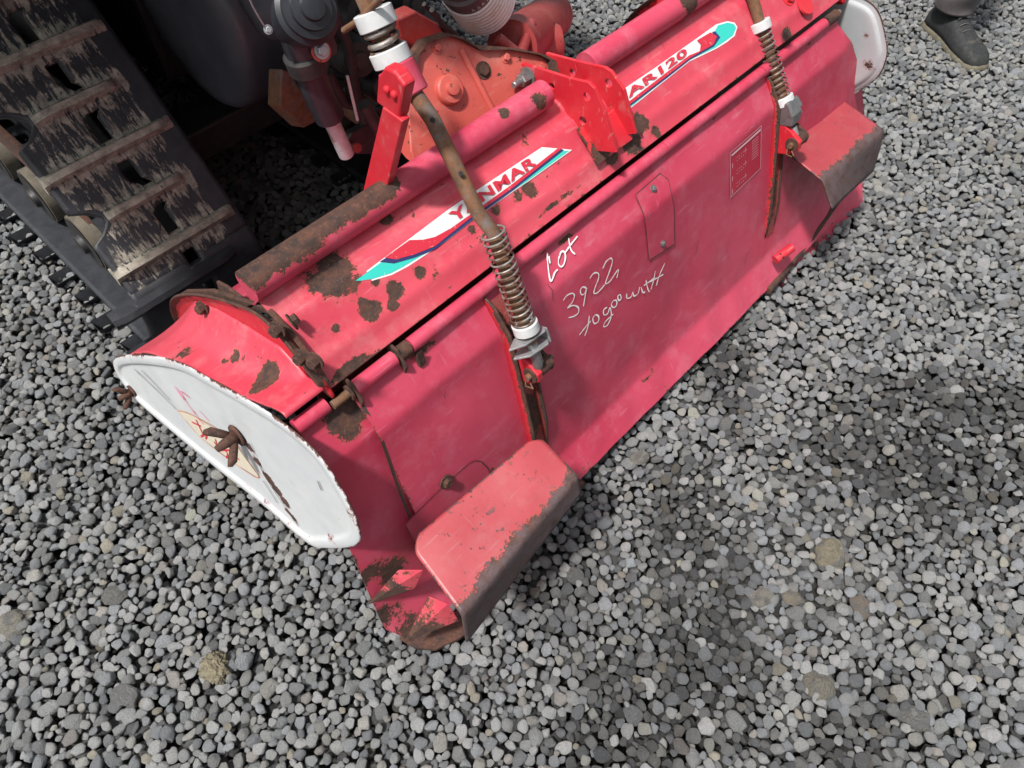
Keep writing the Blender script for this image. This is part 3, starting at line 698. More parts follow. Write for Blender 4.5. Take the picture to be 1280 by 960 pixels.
decal('decal_navy', [(783, 131.5), (832, 94), (861, 72), (890, 56), (895, 47), (889, 40.5), (893, 39.5), (899.5, 47), (891.5, 58.5), (861.5, 75), (833, 97.5), (786, 133.5)], TOP, D_NAVY, til, .0018)
decal('decal_red', [(783, 129), (832, 91), (860, 70), (873.5, 64.5), (875, 56), (870, 51), (887, 41), (895, 46), (891, 56), (861.5, 73), (833, 95), (785, 132)], TOP, D_RED, til, .0024)
text_on('AR120', (785, 123.5), (859, 68.5), (779.5, 115), TOP, shear=.0, bold=.035)

# white marker handwriting
def W1(L): return [(560 + a / 4.923, 180 + b / 4.923) for a, b in L]
def W2(L): return [(640 + a / 3.556, 200 + b / 3.556) for a, b in L]
hand = [W1([(604, 668), (607, 730), (615, 800), (624, 842), (636, 832), (650, 792), (668, 772)]), W1([(614, 690), (622, 735)]),
    W1([(680, 690), (690, 664), (708, 664), (716, 692), (708, 735), (690, 756), (674, 740), (674, 708), (684, 680)]),
    W1([(735, 578), (742, 620), (752, 655), (776, 680)]), W1([(716, 666), (750, 618), (790, 568)]),
    W2([(222, 622), (238, 600), (262, 590), (272, 602), (262, 630), (240, 656), (264, 644), (288, 652), (290, 676), (270, 692), (246, 698)]),
    W2([(324, 566), (308, 562), (298, 578), (304, 596), (318, 590), (326, 566), (320, 600), (312, 648)]),
    W2([(340, 524), (356, 502), (376, 500), (380, 520), (368, 552), (358, 588), (376, 586), (406, 552)]),
    W2([(398, 480), (412, 450), (434, 434), (440, 452), (428, 492), (410, 545), (430, 536), (456, 498), (468, 486), (460, 522)]),
    W2([(338, 690), (332, 738), (318, 780)]), W2([(294, 776), (320, 742), (346, 712)]),
    W2([(368, 684), (354, 700), (360, 724), (378, 716), (380, 694), (368, 684)]),
    W2([(418, 652), (402, 664), (404, 686), (420, 680), (430, 654), (436, 690), (420, 730), (402, 738), (410, 716), (446, 682)]),
    W2([(446, 622), (436, 640), (446, 654), (460, 642), (458, 622), (446, 622)]), W2([(462, 606), (474, 596), (480, 612), (470, 622), (464, 608)]),
    W2([(504, 592), (506, 612), (524, 606), (532, 584), (536, 602), (554, 592), (562, 562)]), W2([(568, 562), (576, 586), (586, 584)]),
    W2([(590, 532), (598, 570), (606, 584)]), W2([(580, 556), (606, 538), (630, 520)]), W2([(632, 492), (622, 540), (612, 574)]), W2([(674, 456), (650, 510), (636, 556)]), W2([(606, 540), (640, 522), (668, 506)])]
strokes('marker_writing', [[on_profile(p, REAR, .0016 + .0012) for p in smooth_line(L)] for L in hand], .0026, MARKER, til)
strokes('scuff_scratch', [[on_profile(p, REAR, .0024) for p in L] for L in ([(556, 488), (554, 494), (556, 497)], [(1012 - 140, 300), (868, 320)], [(683, 355), (689, 362), (690, 375)], [(935, 313), (929, 330)])], .0012, SCR, til)
# specification label
decal('label_panel', [(911, 191), (950, 157), (949, 210), (912, 246)], REAR, LABELRED, til, .0022)
lines = [[(911, 191), (950, 157), (949, 210), (912, 246), (911, 191)], [(912, 194), (950, 160)], [(914, 204), (914, 210)], [(914, 220), (914, 226)], [(914, 236), (914, 242)]]
strokes('label_rule', [[on_profile(p, REAR, .0030) for p in L] for L in lines], .0018, LABELW, til)
strokes('label_header', [[on_profile(p, REAR, .0032) for p in ((913, 194), (949, 162))]], .0040, LABELW, til)
rr = random.Random(3); tiny = []
for base_y in (203, 219, 235):
    for c in range(2):
        for k in range(4):
            x = 919 + k * 2.6; y = base_y + c * 4 - (x - 912) * .88
            tiny.append([(x, y), (x + 1.6, y - 1.4 + rr.uniform(-.6, .6))])
    tiny.append([(930, base_y - 19), (930, base_y - 12)]); tiny.append([(928, base_y - 14), (932, base_y - 17)])
for k in range(8): tiny.append([(938, 177 + k * 3.2), (946, 170 + k * 3.2)])
strokes('label_lettering', [[on_profile(p, REAR, .0032) for p in L] for L in tiny], .0009, LABELW, til)
# thin patch plates bolted to the cover
def patch_plate(px, bolts, off=.0025):
    # follow the crease: split outline into dense points, fan to spine
    L = []
    for i in range(len(px)):
        a, b = px[i], px[(i + 1) % len(px)]
        for j in range(6): L.append((a[0] + (b[0] - a[0]) * j / 6, a[1] + (b[1] - a[1]) * j / 6))
    g_ = 14; xs_ = [p[0] for p in px]; ys_ = [p[1] for p in px]
    c = (sum(xs_) / len(px), sum(ys_) / len(px)); V = []; F = []; m = len(L)
    for s in (1, .75, .5, .25):
        V += [on_profile((c[0] + (p[0] - c[0]) * s, c[1] + (p[1] - c[1]) * s), REAR, off)[0] for p in L]
    V.append(on_profile(c, REAR, off)[0])
    for i in range(3):
        for j in range(m): F.append([i * m + j, i * m + (j + 1) % m, (i + 1) * m + (j + 1) % m, (i + 1) * m + j])
    for j in range(m): F.append([3 * m + j, 3 * m + (j + 1) % m, 4 * m])
    o = mesh_obj('patch_plate', V, F, PINK, til, True)
    bm = bmesh.new(); bm.from_mesh(o.data); bmesh.ops.recalc_face_normals(bm, faces=bm.faces)
    if bm.faces[0].normal.y > 0: bmesh.ops.reverse_faces(bm, faces=bm.faces)
    bm.to_mesh(o.data); bm.free()
    strokes('plate_edge', [[on_profile(p, REAR, .0026) for p in L + [L[0]]]], .0016, SCR, til)
    for p, r, m_ in bolts:
        q, nv = on_profile(p, REAR, off); bolt('plate_bolt', q, nv, r, r * 1.1, m_, til)
patch_plate([(793, 244), (824, 217), (834, 225), (841, 256), (842, 304), (810, 325), (806, 284), (803, 267)], [((815, 236), .0048, STEEL), ((827, 304), .0048, STEEL)])
patch_plate([(505, 655), (533, 626), (556, 604), (583, 580), (592, 575), (600, 576), (608, 584), (622, 610), (600, 690), (530, 700)], [((556, 600), .0075, RUST)], .0016)
bolt('plate_bolt', on_profile((556, 601), REAR, .003)[0], on_profile((556, 601), REAR)[1], .009, .009, RUST, til, washer=True)

# ribs: two upright flanges standing off the cover beneath each spring rod
def rib(x, top, bot, depth, mat):
    prof = [p for p in [(.546, .518), (.538, .503), (.505, .461), (.458, .270), (.430, .155), (.416, .100)] if bot - .02 < p[1] < top + .001]
    V = []; A = []; F = []
    P = []
    for a, b in zip(prof, prof[1:]):
        for j in range(6): P.append((a[0] + (b[0] - a[0]) * j / 6, a[1] + (b[1] - a[1]) * j / 6))
    P.append(prof[-1]); n_ = len(P)
    for i, (y, z) in enumerate(P):
        t = i / (n_ - 1); d = depth * min(1, 3.5 * t + .15) * min(1, (1 - t) * 5 + .15)
        for s, am in ((-.006, .1), (.5, .45), (.8, .75), (1, 1.15)): V.append((x, y - d * s * .93 if s > 0 else y + .006, z + (d * s * .30 if s > 0 else 0))); A.append(am * (1.0 if t > .25 or s > .7 else .8))
    for i in range(n_ - 1):
        for j in range(3): F.append([i * 4 + j, i * 4 + j + 1, i * 4 + j + 5, i * 4 + j + 4])
    return mesh_obj('rib', V, F, mat, til, True, {'rust': A}, solid=.004)
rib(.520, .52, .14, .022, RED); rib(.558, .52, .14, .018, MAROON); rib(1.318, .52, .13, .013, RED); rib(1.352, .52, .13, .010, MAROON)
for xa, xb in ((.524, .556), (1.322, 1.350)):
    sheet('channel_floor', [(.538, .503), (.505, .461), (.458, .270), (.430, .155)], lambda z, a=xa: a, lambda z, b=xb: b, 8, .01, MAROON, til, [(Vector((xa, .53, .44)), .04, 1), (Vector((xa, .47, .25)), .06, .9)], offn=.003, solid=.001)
# red pin brackets
def bracket(px, x, th, mat=RED): return prism('pin_bracket', [at(p, x=x) for p in px], (th, 0, 0), mat, til, bevel=.002)
def yz(L, x): return [(x, a, b) for a, b in L]
for x in (.522, 1.318):
    prism('pin_bracket', yz([(.535, .455), (.455, .425), (.432, .412), (.430, .395), (.448, .375), (.515, .350)], x), (.012, 0, 0), RED, til, bevel=.002)
    prism('pin_bracket', yz([(.530, .450), (.458, .422), (.434, .410), (.432, .395), (.450, .378), (.512, .352)], x + .034), (.006, 0, 0), RUST, til, bevel=.001)
    disc_stack('pin_boss', (x - .003, .446, .402), (1, 0, 0), [(0, .014), (.044, .014), (.046, .011)], RUST, til)
    tube('clevis_pin', [(x - .010, .446, .402), (x + .05, .446, .402)], .0055, RODRUST, til, 12)
    tube('split_pin', [(x - .008, .440, .394), (x - .010, .432, .388), (x - .006, .436, .380), (x - .012, .446, .384), (x - .008, .450, .394)], .0013, RODRUST, til, 6)
# spring rods
def rod(x, lo, hi, mat): pass
RX = .535; A0 = Vector((RX, .446, .402)); A1 = Vector((RX, .728, .876)); dr = (A1 - A0).normalized()
def onrod(p, x, A=A0, d=dr): return at(p, x=x)
pts = {k: at(p, x=RX) for k, p in dict(wash_lo=(659, 414), wash_up=(654, 401), sp_top=(616, 290), coll_lo=(514, 120), coll_hi=(494, 82), w1=(492, 79), w1b=(482, 58), w2=(474, 34), w2b=(463, 12), tip=(458, 2)).items()}
tube('spring_rod', [pts['wash_lo'] + (pts['wash_lo'] - pts['sp_top']).normalized() * .02, pts['wash_up'], pts['sp_top'], at((598, 267), x=RX), at((541, 150), x=RX), pts['coll_hi'], pts['tip']], .0108, RODRUST, til, 22)
for p in ((540.5, 150), (576, 217)):
    q = at(p, x=RX); dd = (Vector((0, 0, CAM_H)) - q).normalized(); disc_stack('rod_hole', q + dd * .0114, dd, [(0, .0033), (.0010, .0033)], HOLE, til, 12)
dl = (pts['sp_top'] - pts['wash_up']).normalized()
disc_stack('spring_washer', pts['wash_lo'], dl, [(0, .0195), (.001, .0207), (.016, .0207), (.017, .0195)], NYLON, til, 28)
spring('coil_spring', pts['wash_up'], pts['sp_top'], .0172, .0016, 15, SPRINGM, til, 22, 8)
d2 = (pts['coll_hi'] - pts['coll_lo']).normalized()
disc_stack('pivot_collar', pts['coll_lo'], d2, [(0, .024), (.002, .0255), ((pts['coll_hi'] - pts['coll_lo']).length - .002, .0255), ((pts['coll_hi'] - pts['coll_lo']).length, .024)], PINK, til, 32)
d3 = (pts['w2b'] - pts['w1']).normalized()
disc_stack('spring_washer', pts['w1'], d3, [(0, .0245), (.001, .0255), (.0175, .0255), (.0185, .024)], NYLON, til, 32)
disc_stack('spring_washer', pts['w2'], d3, [(0, .0245), (.001, .0255), (.0195, .0255), (.0205, .024)], NYLON, til, 32)
spring('coil_spring', pts['w1b'] - d3 * .004, pts['w2'] + d3 * .003, .0190, .0036, 3.4, SPRINGM, til, 24, 10)
# cotter and bent pin at the rod's top
tube('bent_pin', [at(p, x=RX - .01) for p in ((430, 38), (447, 27), (462, 12), (478, -4))], .0042, RODRUST, til, 12)
disc_stack('rod_nut', pts['w2b'], d3, [(0, .014), (.016, .014), (.02, .009), (.05, .009)], RODRUST, til, 6)
# clevis with spring plates under the lower washer
cc = pts['wash_lo']; u_ = Vector((1, 0, 0)); fwd = dl
w_ = fwd.cross(u_).normalized()
def local_prism(name, L, c, e1, e2, n_, th, mat): return prism(name, [c + e1 * a + e2 * b for a, b in L], n_ * th, mat, til, bevel=.0008)
c1 = cc - fwd * .010
local_prism('clevis_plate', [(-.042, .002), (-.020, -.014), (.020, -.018), (.026, -.008), (.026, .014), (.016, .020), (-.020, .014)], c1, u_, w_, fwd, .0035, ZINC)
local_prism('clevis_plate', [(-.036, .008), (-.018, -.012), (.018, -.018), (.026, -.008), (.026, .014), (.012, .018), (-.016, .018)], c1 - fwd * .024, u_, w_, fwd, .0035, ZINC)
local_prism('clevis_plate', [(0, 0), (.0275, 0), (.0275, .024), (0, .024)], c1 + u_ * .026 - fwd * .0275 - w_ * .012, fwd, w_, u_, .0035, ZINC)
tube('rod_end', [c1, c1 - fwd * .05, A0], .0095, STEEL, til, 16)
# right spring rod
RX2 = 1.335
q = {k: at(p, x=RX2) for k, p in dict(pin=(994, 175), cl=(988, 152), w_lo=(981, 131), w_up=(977, 118), w2=(952, 38), w2b=(947, 22), top=(939, -8)).items()}
q['far'] = q['top'] + (q['top'] - q['w_lo']).normalized() * .26
tube('spring_rod', [q['cl'], q['w_lo'], q['w2'], q['top'], q['far']], .0108, RODRUST, til, 20)
e = (q['w2'] - q['w_up']).normalized()
disc_stack('spring_washer', q['w_lo'], e, [(0, .0195), (.001, .0207), (.016, .0207), (.017, .0195)], NYLON, til, 28)
disc_stack('spring_washer', q['w2'], e, [(0, .0195), (.001, .0207), (.016, .0207), (.017, .0195)], NYLON, til, 28)
spring('coil_spring', q['w_up'], q['w2'], .0172, .0015, 13, SPRINGM, til, 22, 8)
disc_stack('pivot_collar', q['far'] - e * .07, e, [(0, .024), (.001, .0255), (.04, .0255), (.042, .024)], PINK, til, 28)
prism('clevis_block', [at(p, x=RX2 - .018) for p in ((965, 136), (985, 128), (992, 146), (990, 160), (972, 158), (966, 150))], (.034, 0, 0), STEEL, til, bevel=.004)
prism('clevis_plate', [at(p, x=RX2 + .016) for p in ((985, 124), (993, 122), (1000, 134), (992, 140), (1000, 142), (994, 152), (984, 150))], (.012, 0, 0), STEEL, til, bevel=.001)
tube('rod_end', [q['cl'] + (q['pin'] - q['cl']) * .3, q['pin']], .010, ZINC, til, 14)
# lever arms from the frame tube up to the collars
prism('lever_arm', [at(p, x=.470) for p in ((478, 134), (503, 152), (476, 266), (452, 246))], (.013, 0, 0), RED, til, bevel=.0015)
prism('collar_bracket', [at(p, x=.472) for p in ((472, 98), (480, 84), (493, 90), (506, 108), (498, 150), (470, 128))], (.018, 0, 0), RED, til, bevel=.003)
for p in ((484, 112), (493, 118)): disc_stack('weld_bead', at(p, x=.472), (-1, -.1, .2), [(0, .0055), (.003, .0045), (.0045, .002)], RED, til, 12)
prism('arm_root', [at(p, x=.468) for p in ((452, 240), (477, 248), (480, 268), (462, 262), (447, 252))], (.017, 0, 0), RUST, til, bevel=.003)
prism('lever_arm', [(1.235, .665, .67), (1.235, .69, .67), (1.235, .74, .88), (1.235, .70, .88)], (.02, 0, 0), RED, til, bevel=.0015)
prism('lever_arm', [at(p, x=1.20) for p in ((810, 30), (829, 34), (850, -6), (826, -10))], (.03, 0, 0), RED, til, bevel=.002)
prism('arm_root', [at(p, x=1.19) for p in ((808, 28), (830, 34), (824, 44), (812, 48))], (.045, 0, 0), RUST, til, bevel=.003)

# twin hitch plates in the middle
def holed_plate(name, outline, holes, x, th, mat):
    cu = bpy.data.curves.new(name, 'CURVE'); cu.dimensions = '2D'; cu.fill_mode = 'BOTH'; cu.extrude = th / 2; cu.bevel_depth = .0006
    def spl(L):
        s = cu.splines.new('POLY'); s.points.add(len(L) - 1); s.use_cyclic_u = True
        for pt, (a, b) in zip(s.points, L): pt.co = (a, b, 0, 1)
    spl(outline)
    for (a, b), r in holes: spl([(a + r * math.cos(k * math.pi / 8), b + r * math.sin(k * math.pi / 8)) for k in range(16)])
    t = bpy.data.objects.new(name, cu); scene.collection.objects.link(t); bpy.context.view_layer.update()
    me = bpy.data.meshes.new_from_object(t.evaluated_get(bpy.context.evaluated_depsgraph_get()))
    V = [Vector((x + v.co.z, v.co.x, v.co.y)) for v in me.vertices]; F = [list(f.vertices) for f in me.polygons]
    bpy.data.objects.remove(t); bpy.data.curves.remove(cu); bpy.data.meshes.remove(me)
    return mesh_obj(name, V, F, mat, til)
def o2(L, x): return [(at(p, x=x).y, at(p, x=x).z) for p in L]
xa = .83
oa = o2(((628, 118), (648, 80), (655, 79), (712, 97), (737, 103), (744, 110), (757, 140), (771, 189), (730, 186), (700, 178), (655, 165), (636, 150)), xa)
ha = [(o2([p], xa)[0], r) for p, r in (((691, 107), .0062), ((735, 120), .0075), ((730, 150), .0078), ((731, 166), .0060))]
holed_plate('hitch_plate', oa, ha, xa, .005, RED)
xb = .905
ob = o2(((684, 66), (718, 75), (757, 84), (765, 89), (781, 112), (795, 166), (770, 168), (720, 150), (690, 120)), xb)
hb = [(o2([p], xb)[0], r) for p, r in (((717, 90), .0070), ((762, 103), .0080))]
holed_plate('hitch_plate', ob, hb, xb, .005, RED)
sheet('hitch_base', [(.572, .572), (.588, .590), (.620, .617)], lambda z: .815, lambda z: .935, 20, .006, RED, til, [(Vector((.83, .58, .58)), .02, 1.0), (Vector((.93, .575, .575)), .02, 1.1)], offn=.004, edge=.5, solid=.004)
tube('hitch_pin', [(xa, *o2([(752, 133)], xb)[0]), (xb + .012, *o2([(752, 133)], xb)[0])], .0055, STEEL, til, 14)
bolt('hitch_bolt', at((660, 96), x=xa - .004), (-1, -.1, .1), .0115, .022, STEEL, til, stud=.016)
bolt('hitch_bolt', at((626, 128), x=.80), (-1, -.1, .1), .0115, .018, STEEL, til, stud=.012)
# gear case in front of the tube
GY = .775
GN = Vector((-.10, -.80, .60)); GP = Vector((.70, .775, .68))
def gat(p, off=0.0):
    c = Vector((0, 0, CAM_H)); r = ray(p); return c + r * (GN.dot(GP - c) / GN.dot(r)) + GN * off
gpx = [(506, 96), (510, 68), (523, 50), (550, 41), (566, 44), (590, 56), (640, 60), (676, 68), (690, 76), (694, 92), (660, 110), (640, 140), (600, 178), (560, 205), (524, 222), (512, 190)]
gc = [gat(p) for p in gpx]
prism('gear_case', gc, (.13, .14, -.12), ORANGE, til, bevel=.004)
cen = sum(gc, Vector()) / len(gc)
def ring_mesh(name, pts, inset, depth, mat, parent):
    n_ = len(pts); c_ = sum(pts, Vector()) / n_; inn = [p + (c_ - p).normalized() * inset for p in pts]; d_ = Vector((0, -depth, depth * .4)); bk = Vector((0, .002, 0))
    V = [p + bk for p in pts] + [p + d_ for p in pts] + [p + d_ for p in inn] + [p + bk for p in inn]
    F = []
    for k in range(3):
        for i in range(n_ - 1): F.append([k * n_ + i, k * n_ + i + 1, (k + 1) * n_ + i + 1, (k + 1) * n_ + i])
    return mesh_obj(name, V, F, mat, parent, False, bevel=.001)
ring_mesh('case_flange', gc[:11], .012, .010, RUST, til)
disc_stack('case_boss', gat((560, 113)), GN, [(-.01, .024), (.010, .0225), (.013, .020), (.014, .011), (.020, .010), (.021, .007)], ORANGE, til, 32)
bolt('case_plug', gat((604, 88)), GN, .0095, .006, RUST, til)
for p in ((546, 60), (632, 72), (676, 84)): bolt('case_bolt', gat(p), GN, .006, .007, ORANGE, til)
tube('case_ridge', [gat(p) for p in ((576, 62), (600, 108), (622, 150))], .006, ORANGE, til, 12)
tube('chain_neck', [at((530, 175), y=.80), at((545, 150), y=.86), at((560, 120), y=.95)], .045, ORANGE, til, 24)
tube('input_housing', [at((640, 60), y=.92), at((665, 40), y=1.0), at((690, 20), y=1.10)], .05, MAROON, til, 28)
disc_stack('casting_knob', at((697, 52), y=.96), (.75, -.55, .05), [(-.14, .040), (-.05, .040), (-.03, .036), (.0, .036), (.008, .031), (.010, .018)], MAROON, til, 28)
tube('casting_rib', [at((622, 48), y=.90), at((650, 70), y=.87), at((664, 30), y=.93)], .011, MAROON, til, 12)
prism('casting_bracket', [at(p, y=.93) for p in ((496, 25), (520, 14), (548, 30), (560, 50), (530, 62), (502, 48))], (0, .03, 0), MAROON, til, bevel=.003)
# fold-out flaps
def flap(pin, pinf, pint, pout, poutf, poutt, blobs, label):
    rows = [(pin, pout), (pinf, poutf), (pint, poutt)]; nx = 44; V, A = [], []
    sub = [(0, 1, 26), (1, 2, 9)]; idx = []
    for a, b, k in sub:
        for j in range(k + (1 if b == 2 else 0)):
            t = j / k; l = rows[a][0].lerp(rows[b][0], t); r = rows[a][1].lerp(rows[b][1], t); idx.append((l, r, a + t))
    rad = .02
    for i, (l, r, s) in enumerate(idx):
        for j in range(nx + 1):
            u = j / nx
            # round the free corners
            uu = u; 
            p = l.lerp(r, uu)
            if s < .16:
                k = (1 - s / .16); lim = .08 * k * k; p = l.lerp(r, lim + (1 - 2 * lim) * u)
            p = p + Vector((0, 0, .0016 * math.sin(u * 9) * math.sin(s * 5)))
            V.append(p); w = 0
            ed = min(u, 1 - u) * (r - l).length
            w = max(w, .55 * max(0, 1 - ed / .008), .55 * max(0, 1 - s / .06))
            if s > .78: w = max(w, min(1.05, .25 + (s - .78) * 3.2))
            for b, rr_, am in blobs: w = max(w, am * max(0, min(1, 1.25 - (p - b).length / rr_)))
            A.append(w)
    V = [Vector(v) for v in V]; n_ = len(idx)
    for _ in range(2):
        W_ = [v.copy() for v in V]
        for i in range(1, n_ - 1):
            for j in range(nx + 1): W_[i * (nx + 1) + j] = V[i * (nx + 1) + j] * .5 + (V[(i - 1) * (nx + 1) + j] + V[(i + 1) * (nx + 1) + j]) * .25
        V = W_
    F = [[i * (nx + 1) + j, i * (nx + 1) + j + 1, (i + 1) * (nx + 1) + j + 1, (i + 1) * (nx + 1) + j] for i in range(n_ - 1) for j in range(nx)]
    o = mesh_obj('soil_flap', V, F, SALMON, til, True, {'rust': A}, label=label); 
    bm = bmesh.new(); bm.from_mesh(o.data); 
    if sum((f.normal.z for f in bm.faces)) < 0: bmesh.ops.reverse_faces(bm, faces=bm.faces)
    bm.to_mesh(o.data); bm.free()
    s_ = o.modifiers.new('thickness', 'SOLIDIFY'); s_.thickness = .004; s_.offset = -1
    return o
def onflapL(p, z): return at(p, z=z)
Lf = dict(pin=at((672, 542), x=.490), pinf=at((723, 595), x=.483), pint=at((727, 616), x=.483), pout=at((509, 679), x=.217), poutf=at((579, 771), x=.200), poutt=at((584, 803), x=.198))
flap(blobs=[(at((565, 660), z=.315), .010, .85), (at((618, 610), z=.32), .009, .7), (at((690, 570), z=.33), .010, .7), (at((600, 720), z=.29), .01, .65), (at((660, 625), z=.31), .010, .7), (at((600, 760), z=.285), .012, .9)], label='left flap, flat red face scratched, grey-worn lower lip', **Lf)
Rf = dict(pin=at((984, 190), x=1.372), pinf=at((1029, 226), x=1.378), pint=at((1041, 261), x=1.378), pout=at((1041, 116), x=1.64), poutf=at((1107, 163), x=1.655), poutt=at((1092, 214), x=1.66))
flap(blobs=[(at((1058, 138), z=.36), .012, .85), (at((1055, 170), z=.35), .012, .85), (at((1050, 190), z=.34), .02, .75), (at((1080, 165), z=.34), .02, .7), (at((1030, 205), z=.34), .02, .7)], label='right flap, red face with a crooked scratch, broad grey-worn lip', **Rf)
# ratchet arms beneath the left flap
def wedge(px_tip, px_a, px_b, px_c, z0, z1, z2, z3):
    a, b, c, d_ = at(px_tip, z=z0), at(px_a, z=z1), at(px_b, z=z2), at(px_c, z=z3)
    V = [a, b, c, d_]; dn = Vector((.004, .01, -.03)); V += [v + dn * (.3 if i == 0 else 1) for i, v in enumerate(V)]
    V[0] = a; return mesh_obj('flap_arm', V, [[0, 1, 2, 3], [7, 6, 5, 4], [0, 4, 5, 1], [1, 5, 6, 2], [2, 6, 7, 3], [3, 7, 4, 0]], PINKTOP, til, False, {'rust': [.95, .35, .2, .55, .8, .7, .6, .7]}, bevel=.002)
wedge((459, 756), (498, 712), (530, 712), (520, 735), .15, .25, .27, .20)
wedge((505, 803), (536, 745), (560, 755), (574, 776), .09, .20, .22, .16)
prism('skid_plate', [at(p, z=.006) + Vector((0, .0, 0)) for p in ((500, 800), (520, 812), (545, 814), (575, 800), (600, 780), (560, 770), (520, 782))], (0, 0, .012), RUST, til)
# worn skid along the bottom of the right extension, small tube with holes
tube('lug_tube', [at((969, 325), z=.10), at((990, 309), z=.115)], .011, RED, til, 18)
for p in ((975, 318), (979, 322), (982, 313)):
    qq = at(p, z=.113); disc_stack('lug_hole', qq, (0, -.5, 1), [(0, .0022), (.003, .0022)], HOLE, til, 8)
tube('skid_rod', [(.19, .360, .004), (.30, .366, .012), (.60, .368, .030)], .009, RUST, til, 12)
tube('skid_rod', [(1.30, .372, .030), (1.50, .385, .035), (1.68, .400, .075), (1.79, .455, .14)], .010, RUST, til, 12)
for p in ((975, 256),):
    bolt('cover_bolt', at(p, y=.470), (0, -1, .3), .008, .008, RUST, til)
bolt('cover_bolt', at((985, -1), y=.56), (0, -.6, 1), .010, .008, RED, til)
disc_stack('cover_disc', on_profile((1004, 8), TOP, .004)[0], (0, -.6, .8), [(0, .020), (.004, .019)], RED, til, 24)
# rotor shaft with curved tines under the hood
tube('rotor_shaft', [(.26, .78, .20), (1.60, .78, .20)], .035, BLACKM, til, 16)
for k in range(26):
    x = .30 + k * .05; a0 = k * 2.2; L = []
    for j in range(7):
        a = a0 + j * .13; r = .035 + .150 * (j / 6) ** .8
        L.append((x + (.018 if k % 2 else -.018) * max(0, j - 3) / 3, .78 + r * math.cos(a), .205 + r * math.sin(a)))
    tube('tine', L, .007, RUST, til, 6)

# ================================================================== TRACTOR
tr = thing('crawler_tractor', (.72, 1.9, 0), 'grimy black rear end of a rubber-tracked tractor the red tiller is hitched to', 'tractor')
IC = Vector((0, 1.3625, .127)); IR = .105
ang = math.atan2(.75, .66)
def track_path():
    P = []
    y = 3.30
    while y > 1.3625: P.append((y, .127 - IR)); y -= .02
    a = -90
    while a > -90 - 141.3: P.append((1.3625 + IR * math.cos(R_(a)), .127 + IR * math.sin(R_(a)))); a -= 5
    t0 = Vector((1.3625 - IR * .75, .127 + IR * .66)); d_ = Vector((.66, .75)).normalized(); s = 0
    while s < 1.0: P.append(tuple(t0 + d_ * s)); s += .02
    e_ = Vector(P[-1]); c_ = e_ + Vector((.75, -.66)).normalized() * .16; a = math.degrees(math.atan2(e_.y - c_.y, e_.x - c_.x))
    for k in range(14): P.append((c_.x + .16 * math.cos(R_(a - k * 6)), c_.y + .16 * math.sin(R_(a - k * 6))))
    e_ = Vector(P[-1]); s = 0; d_ = Vector((3.35, .42)) - e_; L = d_.length; d_.normalize()
    while s < L: P.append(tuple(e_ + d_ * s)); s += .03
    c_ = Vector((3.35, .17)); 
    for k in range(0, 18): P.append((3.35 + .17 * math.cos(R_(80 - k * 10)), .17 + .15 * math.sin(R_(80 - k * 10))))
    return P
PATH = track_path()
